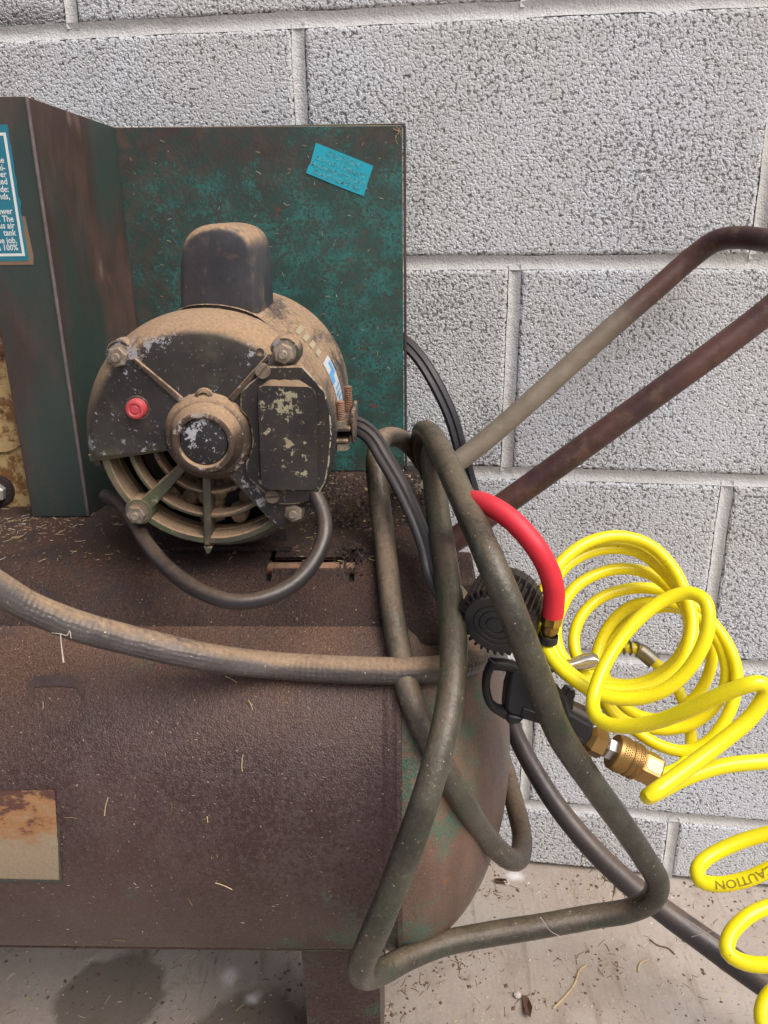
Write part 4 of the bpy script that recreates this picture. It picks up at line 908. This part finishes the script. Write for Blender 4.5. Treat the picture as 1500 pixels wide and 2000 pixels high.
NT_ = 32; rib = None
mb = MB()
for k in range(NT_):                            # each tooth of the rubber boot, running back along the gauge
    a = 2*math.pi*k/NT_; b = a+0.055
    r0, r1 = gr*0.97, gr*1.20
    def q(r, t, h): return GM @ Vector((r*math.cos(t), r*math.sin(t), h))
    F = [q(r0, a-0.045, -0.0006), q(r1, a-0.020+0.03, -0.0030), q(r1, a+0.030+0.03, -0.0030), q(r0, a+0.050, -0.0006)]
    Bk = [q(r0, a-0.045, -0.032), q(r1*0.98, a+0.01, -0.032), q(r1*0.98, a+0.06, -0.032), q(r0, a+0.050, -0.032)]
    m = MB(); m.prism(F, Bk); m.f = [f[::-1] for f in m.f]; ipart('boot_tooth', m, 'boot', gauge, ang=20)
mb = MB(); mb.lathe([(gr*1.12, -0.033), (gr*1.14, -0.031), (gr*1.14, -0.026), (gr*1.0, -0.024)], GM, 40, cap0=True); ipart('boot_back', mb, 'boot', gauge)
# hanger ring
P = trace([(964, 1290, 0.524), (951, 1318, 0.526), (950, 1350, 0.528), (960, 1376, 0.530), (985, 1390, 0.532), (1012, 1388, 0.534)], 0.003); pf = [(0.0028*math.cos(t), 0.0055*math.sin(t)) for t in np.linspace(0, 2*math.pi, 13)[:-1]]
mb = MB(); mb.tube(P, 0.003, 12, prof=pf, hint=CF.cross(CU)*0+CR); ipart('hanger_loop', mb, 'plastic')
P = trace([(958, 1296, 0.526), (985, 1298, 0.530), (1020, 1308, 0.534)], 0.003); mb = MB(); mb.tube(P, 0.0042, 12); ipart('gauge_stem', mb, 'plastic')
def slab(pxs, D, t, mb):                        # solid with an outline and real thickness, facing the viewer side
    F = [atd(x, y, D) for x, y in pxs]; Bk = [p+CF*t for p in F]
    ar = sum((pxs[i][0]*pxs[(i+1) % len(pxs)][1]-pxs[(i+1) % len(pxs)][0]*pxs[i][1]) for i in range(len(pxs)))
    if ar > 0: F.reverse(); Bk.reverse()
    mb.prism(F, Bk); return mb
mb = MB(); slab([(1000, 1306), (1040, 1302), (1075, 1322), (1110, 1362), (1118, 1392), (1162, 1416), (1158, 1440), (1142, 1462), (1096, 1444), (1062, 1418), (1030, 1408), (996, 1400), (985, 1388), (990, 1340)], 0.528, 0.018, mb); body = ipart('handle_body', mb, 'plastic', bev=0.0028)
mb = MB(); slab([(1022, 1382), (1060, 1396), (1120, 1436), (1142, 1446), (1132, 1458), (1090, 1440), (1052, 1412), (1018, 1396)], 0.5265, 0.002, mb); ipart('body_ridge', mb, 'plastic', body, bev=0.0006)
mb = MB(); slab([(1088, 1378), (1112, 1344), (1124, 1348), (1124, 1360), (1110, 1396)], 0.532, 0.014, mb); ipart('trigger_guard', mb, 'plastic', bev=0.0008)
mb = MB(); slab([(990, 1394), (1026, 1402), (1016, 1414), (998, 1418), (988, 1408)], 0.527, 0.016, mb); ipart('body_heel', mb, 'plastic', bev=0.002)
P = trace([(1110, 1388, 0.545), (1140, 1402, 0.545), (1152, 1414, 0.545)], 0.004); mb = MB(); mb.tube(P, 0.0075, 16); ipart('barrel', mb, 'conduit')
# lever
mb = MB(); rows_ = [((1046, 1300), (1050, 1318)), ((1085, 1290), (1090, 1312)), ((1115, 1288), (1122, 1312)), ((1140, 1276), (1148, 1311)), ((1158, 1275), (1162, 1308)), ((1167, 1280), (1169, 1302)), ((1170, 1288), (1171, 1296))]
vs = []; fs = []; m_ = 6
for i, (a, b) in enumerate(rows_):
    for j in range(m_+1):
        t = j/m_; x = a[0]+(b[0]-a[0])*t; y = a[1]+(b[1]-a[1])*t; vs.append(atd(x, y, 0.532-0.004*math.sin(math.pi*t)-0.003*(i/6)))
nn = len(vs); vs += [v+CF*0.0012 for v in vs]
for i in range(len(rows_)-1):
    for j in range(m_):
        k = i*(m_+1)+j; q_ = (k, k+m_+1, k+m_+2, k+1); fs.append(q_); fs.append(tuple(nn+x for x in q_[::-1]))
for j in range(m_): k = (len(rows_)-1)*(m_+1)+j; fs.append((k, nn+k, nn+k+1, k+1))
for i in range(len(rows_)-1):
    k = i*(m_+1); fs.append((k, nn+k, nn+k+m_+1, k+m_+1)); k += m_; fs.append((k, k+m_+1, nn+k+m_+1, nn+k))
mb.add(vs, fs); ipart('lever', mb, 'lever', ang=60)
# red whip hose and its brass end
P = trace([(968, 1118, 0.552), (954, 1078, 0.549), (934, 1038, 0.544), (915, 1005, 0.534), (910, 984, 0.522), (926, 978, 0.510), (958, 988, 0.499), (1002, 1018, 0.490), (1045, 1066, 0.486), (1072, 1115, 0.490), (1082, 1160, 0.496), (1079, 1202, 0.502)], 0.005)
mb = MB(); mb.tube(P, 0.0066, 20); ipart('whip_hose', mb, 'red')
e0, e1 = atd(1081, 1190, 0.502), atd(1072, 1238, 0.510); z = (e1-e0).normalized(); LE = (e1-e0).length; EM = axis(e0, z, CR)
mb = MB(); mb.lathe([(0.0060, 0.0), (0.0070, 0.0005), (0.0070, LE*0.52), (0.0058, LE*0.60), (0.0052, LE*0.60)], EM, 8); br = ipart('brass_fitting', mb, 'brassy', ang=20)
mb = MB(); mb.lathe([(0.0050, LE*0.55), (0.0056, LE*0.63), (0.0056, LE*0.85), (0.0042, LE*0.9), (0.0042, LE*1.02), (0.0, LE*1.02)], EM, 20); ipart('ferrule', mb, 'brass', br)
mb = MB(); mb.lathe([(0.0056, LE*1.0), (0.0062, LE*1.05), (0.0062, LE*1.3), (0.0, LE*1.32)], EM, 18); ipart('chuck_nose', mb, 'boot', br)
# inlet fitting and plug
i0, i1 = atd(1152, 1444, 0.537), atd(1283, 1508, 0.538); z = (i1-i0).normalized(); IL = (i1-i0).length; NM = axis(i0, z, CU)
mb = MB(); mb.lathe([(0.0060, -0.004), (0.0090, 0.0), (0.0095, 0.0008), (0.0095, IL*0.185), (0.0088, IL*0.20), (0.0060, IL*0.20)], NM, 6); ipart('inlet_nut', mb, 'brass', ang=20)
mb = MB(); mb.lathe([(0.0058, IL*0.19), (0.0066, IL*0.22), (0.0074, IL*0.24), (0.0074, IL*0.34), (0.0062, IL*0.36), (0.0045, IL*0.36), (0.0045, IL*0.5)], NM @ Matrix.Rotation(0.4, 4, 'Z'), 6); ipart('plug', mb, 'steel', ang=20)

# ------------------------------------------------------------------ yellow coiled hose with coupler
YB_ = atd(1290, 1500, 0.5); yh = thing('coiled_hose', YB_, 'bright yellow coiled air hose with brass quick coupler', 'hose')
def ypart(name, mb, mat, par=None, ang=35): return put(name, mb.mesh(name, mat, YB_, ang=ang), par or yh)
def c7(L): return [(1000+x/3.0, 1020+y/3.0, D) for x, y, D in L]
yr = 0.0041
coil = c7([(850, 1470, .538), (905, 1468, .537), (975, 1440, .540), (1020, 1395, .548), (1050, 1320, .56), (1042, 1200, .575), (1012, 1075, .59), (955, 950, .60), (885, 865, .605), (812, 800, .61), (745, 750, .612), (670, 732, .612), (590, 745, .612), (540, 790, .61), (530, 850, .605)])
turns = c7([(560, 930, .60), (640, 1060, .595), (740, 1130, .59), (900, 1150, .585), (1040, 1060, .58), (1135, 930, .577), (1172, 790, .575), (1150, 660, .575), (1080, 560, .58), (980, 505, .585), (860, 500, .59), (730, 545, .594), (620, 640, .596), (545, 760, .594), (510, 900, .588), (540, 1030, .582), (640, 1150, .576), (790, 1205, .570), (960, 1210, .564), (1110, 1150, .560), (1220, 1030, .557), (1258, 880, .556), (1220, 720, .558), (1130, 590, .563), (1010, 500, .57), (860, 468, .577), (700, 490, .582), (590, 580, .584), (515, 710, .582), (490, 860, .576), (520, 1010, .570), (590, 1120, .565), (720, 1220, .559), (870, 1310, .553), (1010, 1340, .549), (1130, 1300, .546), (1230, 1190, .545), (1300, 1040, .546), (1318, 890, .549), (1280, 750, .553), (1200, 620, .559), (1080, 500, .567), (930, 415, .573), (780, 385, .577), (640, 398, .578), (500, 455, .577), (400, 560, .573), (362, 690, .568), (385, 800, .562), (450, 880, .556), (560, 940, .550), (720, 950, .545), (880, 880, .542), (990, 770, .542), (1040, 640, .545), (1015, 500, .550), (930, 390, .556), (800, 300, .562), (650, 272, .565), (500, 303, .565), (360, 390, .561), (278, 530, .556), (255, 640, .552), (280, 760, .547), (350, 850, .541), (470, 925, .535), (620, 962, .531), (790, 940, .528), (940, 840, .527), (1030, 690, .529), (1045, 560, .533), (990, 420, .540), (880, 280, .548), (740, 175, .554), (590, 152, .556), (440, 180, .554), (310, 262, .549), (225, 390, .543), (195, 540, .537), (215, 690, .530), (280, 820, .524), (400, 925, .518), (540, 975, .514), (700, 985, .511), (850, 945, .510), (980, 840, .511), (1040, 710, .514), (1055, 580, .520), (1020, 430, .528), (940, 265, .537), (800, 130, .544), (620, 82, .546), (430, 125, .543), (270, 255, .537), (180, 420, .530), (160, 560, .523), (185, 700, .515), (260, 830, .506), (380, 935, .498), (540, 1018, .491), (720, 1035, .485), (880, 990, .480), (1010, 890, .477), (1110, 740, .475), (1152, 590, .476), (1130, 460, .480), (1040, 414, .486), (900, 452, .490), (750, 560, .490), (610, 725, .486), (515, 900, .479), (474, 1050, .471), (495, 1140, .463), (570, 1185, .456), (690, 1195, .448), (850, 1167, .438), (1050, 1090, .425), (1250, 1000, .414), (1400, 947, .408), (1465, 945, .408), (1488, 990, .409), (1410, 1130, .410), (1200, 1310, .409), (960, 1490, .404), (815, 1596, .400), (800, 1605, .408), (860, 1578, .418), (1000, 1505, .422), (1200, 1435, .424), (1400, 1408, .424), (1560, 1402, .424)])
tail = [(1590, 1500, .425), (1660, 1540, .428), (1670, 1590, .436), (1600, 1612, .445), (1500, 1628, .452), (1430, 1650, .454), (1378, 1678, .452), (1362, 1700, .447), (1368, 1720, .443), (1400, 1727, .440), (1455, 1718, .436), (1520, 1690, .432), (1610, 1650, .430), (1680, 1650, .434), (1690, 1700, .44), (1620, 1738, .444), (1520, 1764, .444), (1460, 1790, .440), (1424, 1830, .436), (1422, 1860, .432), (1455, 1880, .428), (1520, 1882, .424), (1620, 1850, .422), (1680, 1850, .426), (1680, 1900, .43), (1580, 1920, .432), (1505, 1940, .430), (1488, 1990, .425), (1520, 2040, .42), (1600, 2060, .415)]
P = trace(coil+turns+tail, 0.0035); mb = MB(); mb.tube(P, yr, 16); ypart('hose_coil', mb, 'yellow')
# spring guard and ferrule round the inner end
S = trace(c7([(835, 822, .608), (800, 790, .61), (745, 750, .612), (670, 732, .612), (600, 742, .612), (552, 775, .611)]), 0.0012)
tmp = MB(); tmp.tube(S, 0.001, 4); Ps, Ts, fr, Ls = tmp.frames; pitch = 0.0056; W = []
for i in range(len(Ps)):
    if Ls[i] < 0.012: continue
    for sub in range(2):
        a = 2*math.pi*(Ls[i]+sub*0.0006)/pitch; W.append(Ps[i]+(fr[i][0]*math.cos(a)+fr[i][1]*math.sin(a))*(yr+0.0012))
mb = MB(); mb.tube(W, 0.00085, 6); ypart('spring_guard', mb, 'spring')
mb = MB(); mb.tube([p for p, l in zip(Ps, Ls) if l < 0.014], yr+0.0017, 18); ypart('ferrule', mb, 'spring')
# brass coupler
mb = MB(); pr = [(0.0064, IL*0.34), (0.0112, IL*0.34), (0.0118, IL*0.355), (0.0119, IL*0.40), (0.0119, IL*0.52), (0.0113, IL*0.535), (0.0113, IL*0.545), (0.0119, IL*0.56), (0.0119, IL*0.61), (0.0114, IL*0.62), (0.0114, IL*0.63), (0.0118, IL*0.64), (0.0118, IL*0.70), (0.0106, IL*0.72)]
mb.lathe(pr, NM, 40); cp = ypart('coupler_sleeve', mb, 'brass', ang=25)
mb = MB()
for h0, h1 in ((0.40, 0.515), (0.563, 0.607), (0.645, 0.695)):   # knurl: rows of little pyramids
    nr = max(2, int((h1-h0)*IL/0.0012)); na = 44
    for i in range(nr):
        for j in range(na):
            a = 2*math.pi*(j+0.5*(i % 2))/na; h = (h0+(h1-h0)*(i+0.5)/nr)*IL; d = math.pi/na*0.95; e = (h1-h0)*IL/nr*0.5; r = 0.01185
            c_ = [(r, a-d, h), (r, a, h-e), (r, a+d, h), (r, a, h+e)]
            vs = [NM @ Vector((q*math.cos(t), q*math.sin(t), hh)) for q, t, hh in c_]+[NM @ Vector(((r+0.00055)*math.cos(a), (r+0.00055)*math.sin(a), h))]
            mb.add(vs, [(0, 1, 4), (1, 2, 4), (2, 3, 4), (3, 0, 4)])
kn = put('knurling', mb.mesh('knurling', 'brass', YB_, smooth=False), cp); kn['kind'] = 'stuff'
mb = MB(); mb.lathe([(0.0080, IL*0.70), (0.0106, IL*0.72), (0.0112, IL*0.745), (0.0112, IL*0.97), (0.0098, IL*1.0), (0.0056, IL*1.0)], NM @ Matrix.Rotation(0.62, 4, 'Z'), 6); cb = ypart('coupler_hex', mb, 'brass', ang=20)
# maker's stamp: a pale oval with a tiny raised figure on the flat that faces the viewer
best = min(range(6), key=lambda k: (NM.to_3x3() @ Vector((math.cos(0.62+math.pi/6+k*math.pi/3), math.sin(0.62+math.pi/6+k*math.pi/3), 0))).dot(CF))
aa = 0.62+math.pi/6+best*math.pi/3; nv = (NM.to_3x3() @ Vector((math.cos(aa), math.sin(aa), 0))).normalized(); ap = 0.0112*math.cos(math.pi/6)
so = NM @ Vector((ap*math.cos(aa), ap*math.sin(aa), IL*0.86)); SM = axis(so, nv, NM.to_3x3() @ Vector((0, 0, 1)))
mb = MB(); ov = [(0.0054*math.copysign(abs(math.cos(t))**0.7, math.cos(t)), 0.0040*math.copysign(abs(math.sin(t))**0.7, math.sin(t))) for t in np.linspace(0, 2*math.pi, 25)[:-1]]
mb.prism([SM @ Vector((x, y, 0.0004)) for x, y in ov], [SM @ Vector((x, y, -0.0002)) for x, y in ov])
for x0_, x1_, y0_, y1_ in ((-0.0032, -0.0024, -0.0022, 0.0022), (-0.0018, 0.0024, 0.0014, 0.0021), (-0.0018, 0.0030, -0.0004, 0.0003), (-0.0018, 0.0022, -0.0022, -0.0015), (0.0030, 0.0037, -0.0018, 0.0018)): mb.box((x0_, y0_, 0.0003), (x1_, y1_, 0.0008), M=SM)
ypart('stamp', mb, 'plate', cb, ang=20)
# printed warning word along one turn of the hose
S = trace([(1368, 1720, .443), (1400, 1727, .440), (1455, 1718, .436), (1520, 1690, .432), (1610, 1650, .430)], 0.0008); tmp = MB(); tmp.tube(S, 0.001, 4); Ps, Ts, fr, Ls = tmp.frames
vs, fs = text('CAUTION', 0.0062, Matrix.Identity(4), 'LEFT', 0, 0.00008, sx=1.15); Wt = max(v.x for v in vs); out_ = []
bmt = bmesh.new(); _v = [bmt.verts.new(v) for v in vs]
for f in fs:
    try: bmt.faces.new([_v[k] for k in f])
    except ValueError: pass
bmesh.ops.triangulate(bmt, faces=bmt.faces[:])
for _ in range(2): bmesh.ops.subdivide_edges(bmt, edges=[e for e in bmt.edges if e.calc_length() > 0.0006], cuts=1)
bmesh.ops.triangulate(bmt, faces=bmt.faces[:]); bmt.verts.index_update(); vs = [v.co.copy() for v in bmt.verts]; fs = [[v.index for v in f.verts] for f in bmt.faces]; bmt.free()
for v in vs:
    l = 0.0075+(Wt-v.x)*1.0; i = min(range(len(Ls)), key=lambda k: abs(Ls[k]-l)); p, t = Ps[i]+Ts[i]*(l-Ls[i]), Ts[i]
    n0 = (CPOS-p); n0 = (n0-t*n0.dot(t)).normalized(); dn = t.cross(n0)
    if dn.z > 0: dn = -dn
    th_ = (v.y-0.0022)/yr+0.15; out_.append(p+(n0*math.cos(th_)+dn*math.sin(th_)*1.0)*(yr+0.00014))
mb = MB(); mb.add(out_, fs); ypart('lettering', mb, 'print', ang=180)

# ------------------------------------------------------------------ litter, chaff, straw
def sliver(mb, p, d, n, L, w, bend=0.0, mi=0):  # a thin bent three-sided stem lying along d on a surface with normal n
    d = d.normalized(); n = n.normalized(); b = n.cross(d).normalized(); k = 3; vs = []
    for i in range(k+1):
        t = i/k-0.5; q = p+d*(t*L)+b*(bend*L*(0.25-t*t))+n*(w*0.45); vs += [q-b*w*0.5, q+b*w*0.5, q+n*w*0.6]
    fs = []
    for i in range(k):
        o = i*3
        for j in range(3): fs.append((o+j, o+(j+1) % 3, o+3+(j+1) % 3, o+3+j))
    fs += [(2, 1, 0), (k*3, k*3+1, k*3+2)]; mb.add(vs, fs, mi=mi)
def crumb(mb, p, n, r, mi=0):
    n = n.normalized(); a = Vector((rng.normal(), rng.normal(), rng.normal())); a = (a-n*a.dot(n)).normalized(); b = n.cross(a); vs = []
    e, f, g = r*rng.uniform(.6, 1.5), r*rng.uniform(.4, 1.1), r*rng.uniform(.4, .8)
    vs = [p+a*e, p+b*f, p-a*e*rng.uniform(.6, 1.1), p-b*f, p+n*g+a*e*0.2, p-n*r*0.3]
    mb.add(vs, [(0, 1, 4), (1, 2, 4), (2, 3, 4), (3, 0, 4), (1, 0, 5), (2, 1, 5), (3, 2, 5), (0, 3, 5)], mi=mi)
def rdir(n):
    v = Vector((rng.normal(), rng.normal(), rng.normal())); return (v-n*v.dot(n)).normalized()
def tank_pt():
    a = R_(rng.uniform(-62, 62)); x = rng.uniform(-0.42, TX-0.01); nv = Vector((0, -math.cos(a), math.sin(a))); return Vector((x, TY, TZ))+nv*(TR+0.0001), nv
mb = MB()
for k in range(420):
    p, nv = tank_pt()
    if nv.z < -0.2 and rng.random() < 0.5: continue
    sliver(mb, p, rdir(nv), nv, rng.uniform(0.0008, 0.0024), rng.uniform(0.00018, 0.00034), rng.uniform(-.5, .5), [0, 1, 3, 3][int(rng.integers(0, 4))])
for k in range(12):
    p, nv = tank_pt(); sliver(mb, p, rdir(nv), nv, rng.uniform(0.003, 0.009), rng.uniform(0.0003, 0.0005), rng.uniform(-.4, .4), 3)
for px, py, dx, dy, L in ((208, 1575, 0.2, -1, .012), (474, 1490, .05, -1, .011), (490, 1380, .4, 1, .009), (437, 1730, 1, .4, .012), (405, 1600, .1, 1, .004), (455, 1330, 1, .6, .012), (84, 1378, 0, 1, .005)):
    p = at_tank(px, py, 0.0002); nv = (p-Vector((p.x, TY, TZ))); sliver(mb, p, (CR*dx-CU*dy), nv, L, 0.0007, 0.2)
for k in range(1500):                           # on the platform, heaped along the guard and behind the motor
    x = rng.uniform(-0.42, PX1-0.004); y = rng.uniform(0.535, 0.742)
    if rng.random() < 0.45: y = 0.628-abs(rng.normal())*0.03 if x < fx else 0.745-abs(rng.normal())*0.06
    if y < 0.535: continue
    p = Vector((x, y, PZ+0.0002)); nv = Vector((0, 0, 1))
    if rng.random() < 0.55: crumb(mb, p, nv, rng.uniform(0.0006, 0.0022), 2)
    else: sliver(mb, p, rdir(nv), (nv+Vector(rng.normal(size=3))*0.25), rng.uniform(0.002, 0.008), rng.uniform(0.0003, 0.0005), rng.uniform(-.5, .5), int(rng.random() < 0.3))
for k in range(260):                            # chaff caught on top of the motor shell
    a = R_(rng.normal(86, 30)); nv = MM.to_3x3() @ Vector((math.cos(a), math.sin(a), 0)); p = mp(MR*0.987*math.cos(a), MR*0.987*math.sin(a), rng.uniform(-0.14, -0.004))
    sliver(mb, p, rdir(nv), nv, rng.uniform(0.0012, 0.004), 0.0003, rng.uniform(-.4, .4), int(rng.random() < 0.3))
for k in range(90):
    P_ = Vector((rng.uniform(bx0+0.004, bx1-0.004), 0.7498, rng.uniform(PZ+0.05, GZ-0.004))); nv = Vector((0, -1, 0)); sliver(mb, P_, rdir(nv), nv, rng.uniform(0.0012, 0.0045), 0.0003, rng.uniform(-.4, .4), int(rng.random() < 0.5))
for k in range(9):
    P_ = Vector((bx1-abs(rng.normal())*0.004, 0.7495, GZ-0.006-abs(rng.normal())*0.006)); nv = Vector((0, -1, 0)); sliver(mb, P_, rdir(nv), nv, rng.uniform(0.003, 0.007), 0.0004, 0.3, 0)
o = put('chaff', mb.mesh('chaff', ['straw', 'pale', 'chip', 'dull'], smooth=False)); o['kind'] = 'stuff'
# straw stem caught on the dusty hose
sp = atd(118, 1238, 0.472); mb = MB(); mb.tube([sp, sp+CR*0.0006-CU*0.007, sp+CR*0.0018-CU*0.0165], [0.0003, 0.00032, 0.0005], 5)
mb.tube(spline([sp-CR*0.005+CU*0.0006, sp, sp+CR*0.004-CU*0.0008, sp+CR*0.0052+CU*0.0018, sp+CR*0.0062-CU*0.0026], 0.001), 0.00024, 5)
o = put('straw_stem', mb.mesh('straw_stem', 'pale', sp), None, sp); tag(o, 'pale straw stem hanging from the dusty hose at the left', 'straw')
# floor litter
mb = MB(); up = Vector((0, 0, 1))
def floor_pt():
    for _ in range(50):
        q = atz(rng.uniform(-40, 1540), rng.uniform(1690, 2060), 0.0)
        l = WI @ q
        if l.y < -0.004: return q
    return q
for k in range(1150):
    p = floor_pt(); r = abs(rng.normal())*0.0013+0.0004
    crumb(mb, p, up, min(r*0.75, 0.0032), 2 if rng.random() < 0.72 else (1 if rng.random() < 0.6 else 0))
for k in range(330):
    p = floor_pt(); sliver(mb, p, rdir(up), up+Vector(rng.normal(size=3))*0.1, rng.uniform(0.003, 0.011), rng.uniform(0.0004, 0.0009), rng.uniform(-.6, .6), [2, 0, 1][int(rng.integers(0, 3))])
for k in range(420):                            # swept up against the foot of the wall and round the leg
    x = rng.uniform(-0.2, 0.95); l = Vector((x+0.35, -0.003-abs(rng.normal())*0.02, 0)); p = WM @ l; crumb(mb, Vector((p.x, p.y, 0)), up, rng.uniform(0.0005, 0.0025), 2 if rng.random() < .8 else 1)
for cx_, cy_, nn_ in ((745, 1985, 50), (900, 1885, 46), (935, 1860, 20), (560, 1905, 14), (1180, 1880, 40), (820, 1930, 26), (960, 1730, 26), (1030, 1950, 24)):
    q = atz(cx_, cy_, 0)
    for k in range(nn_):
        p = q+Vector((rng.normal()*0.012, rng.normal()*0.012, 0))
        if rng.random() < .6: crumb(mb, p, up, rng.uniform(0.0006, 0.0030), 2)
        else: sliver(mb, p, rdir(up), up+Vector(rng.normal(size=3))*0.4, rng.uniform(0.004, 0.014), 0.0006, rng.uniform(-.6, .6), int(rng.random() < .5)*2)
o = put('floor_litter', mb.mesh('floor_litter', ['straw', 'pale', 'chip'], smooth=False)); o['kind'] = 'stuff'
def stem(name, pxs, r, mat, label, cat, z=0.0008):
    P = spline([atz(x, y, z) for x, y in pxs], 0.004); m = MB(); m.tube(P, [r*(0.6+0.5*math.sin(i*1.7)**2) for i in range(len(P))], 6); o = put(name, m.mesh(name, mat, P[0]), None, P[0]); return tag(o, label, cat)
stem('straw_stem', [(1080, 1970), (1100, 1950), (1122, 1922), (1132, 1895), (1145, 1885)], 0.0013, 'straw', 'long kinked straw on the floor right of the tank leg', 'straw')
stem('straw_stem', [(1246, 1898), (1250, 1882), (1266, 1874)], 0.0011, 'straw', 'short curved straw on the floor under the yellow hose', 'straw')
stem('twig', [(1268, 1834), (1284, 1846), (1305, 1852), (1318, 1864)], 0.0009, 'chip', 'thin dark twig on the floor beside the slate hose', 'twig')
for pxs, lab in (([(1020, 1942), (1032, 1948), (1040, 1966), (1036, 1986), (1026, 1978), (1022, 1960)], 'dark brown curled dead leaf on the floor right of the leg'), ([(964, 1716), (988, 1716), (992, 1724), (970, 1724)], 'small dark leaf scrap on the floor below the tank end')):
    vs = []; n = len(pxs); cxm = sum(p[0] for p in pxs)/n; cym = sum(p[1] for p in pxs)/n
    c0 = atz(cxm, cym, 0.0012); ringp = [atz(x, y, 0.003+0.004*rng.random()) for x, y in pxs]; m = MB(); m.add([c0]+ringp, [(0, 1+(i+1) % n, 1+i) for i in range(n)]); nn_ = len(m.v); m.add([v-Vector((0, 0, 0.0006)) for v in [c0]+ringp], [(0, 1+i, 1+(i+1) % n) for i in range(n)])
    o = put('dead_leaf', m.mesh('dead_leaf', 'leaf', c0), None, c0); tag(o, lab, 'leaf')
for px, py, r, lab in ((1010, 1946, 0.0042, 'white pebble beside the curled dead leaf on the floor'), (988, 1726, 0.0034, 'white crumb beside the leaf scrap below the tank end')):
    c0 = atz(px, py, 0); m = MB(); m.lathe([(r*0.5, 0), (r, r*0.35), (r*0.9, r*0.75), (r*0.4, r*1.05), (0, r*1.1)], axis(c0, (0.1, 0.1, 1)), 9); o = put('pebble', m.mesh('pebble', 'pale', c0), None, c0); tag(o, lab, 'pebble')
# dried grass and cobweb hanging by the slate hose
mb = MB(); gl = [(1078, 1560, .80), (1092, 1588, .80), (1118, 1622, .79), (1140, 1650, .785), (1172, 1680, .78), (1200, 1700, .78), (1214, 1722, .78)]
G = trace(gl, 0.004)
for k in range(70):
    i = int(len(G)*min(0.98, rng.beta(2.2, 1.2))); p = G[i]; P = [p]
    d = Vector(rng.normal(size=3)); d = (d+CU*-0.7+CR*0.5).normalized(); L = rng.uniform(0.008, 0.026)
    for j in range(4): d = (d+Vector(rng.normal(size=3))*0.45).normalized(); P.append(P[-1]+d*L/4)
    mb.tube(P, [0.0006, 0.0005, 0.0005, 0.0004, 0.0003], 4, mi=int(rng.random() < 0.35))
for q in ([(1076, 1556, .80), (1086, 1582, .80), (1084, 1592, .80)], [(1205, 1688, .775), (1202, 1720, .775), (1198, 1760, .77)], [(1188, 1700, .775), (1196, 1722, .775)], gl):
    mb.tube(trace(q, 0.004), 0.0011, 5)
o = put('dry_grass', mb.mesh('dry_grass', ['straw', 'tan'], smooth=False)); o['kind'] = 'stuff'
mb = MB()
for k in range(34):
    a, b = G[-1-int(rng.integers(0, 14))], atd(1205+rng.uniform(-25, 45), 1735+rng.uniform(-40, 22), .765); mid = (a+b)/2-CU*rng.uniform(0, .004); mb.tube(spline([a+Vector(rng.normal(size=3))*0.003, mid, b], 0.006), 0.00016, 3)
for q in ([(1272, 1694, .586), (1284, 1690, .588), (1292, 1686, .592)], [(1276, 1700, .583), (1280, 1707, .582)], [(1308, 1730, .600), (1308, 1746, .602)], [(1055, 1790, .598), (1075, 1818, .600), (1092, 1828, .602)], [(1340, 1795, .735), (1380, 1822, .725), (1420, 1850, .715)], [(1350, 1830, .73), (1400, 1816, .72)]): mb.tube(trace(q, 0.003), 0.0002, 4)
o = put('cobweb', mb.mesh('cobweb', 'pale', smooth=False)); o['kind'] = 'stuff'
# moss on the tube stub and dirt heaped beside it
mb = MB(); m0 = atd(795, 1090, 0.613)
for k in range(240):
    t = rng.uniform(-0.022, 0.024); a = rng.uniform(-0.6, 1.9); nv = (CU*math.sin(a)-CF*math.cos(a)); p = m0+CR*t+CU*0.0+CF*0.008+nv*0.0088
    crumb(mb, p, nv, rng.uniform(0.0004, 0.0013))
o = put('moss', mb.mesh('moss', 'moss', smooth=False)); o['kind'] = 'stuff'
mb = MB(); d0 = atd(690, 1085, 0.600)
for k in range(900):
    a = rng.normal(size=3); p = Vector((d0.x+a[0]*0.010, d0.y+a[1]*0.010, 0)); rr = math.hypot(a[0], a[1]); zz = PZ-0.006+0.017*math.exp(-rr*rr/1.6)*rng.random(); crumb(mb, Vector((p.x, p.y, zz)), Vector((0, -.5, 1)), rng.uniform(0.0005, 0.0014), 0)
for k in range(1500):
    p = Vector((rng.uniform(-0.075, PX1), rng.uniform(0.60, 0.742), 0)); zz = PZ+0.016*rng.random()**2*(0.4+0.6*mnoise.noise(Vector((p.x*40, p.y*40, 1)))**2*3); crumb(mb, Vector((p.x, p.y, zz)), Vector((0, -.5, 1)), rng.uniform(0.0006, 0.0018), 1 if rng.random() < 0.03 else (2 if rng.random() < .15 else 0))
o = put('dirt_heap', mb.mesh('dirt_heap', ['platform', 'straw', 'chip'], smooth=False)); o['kind'] = 'stuff'
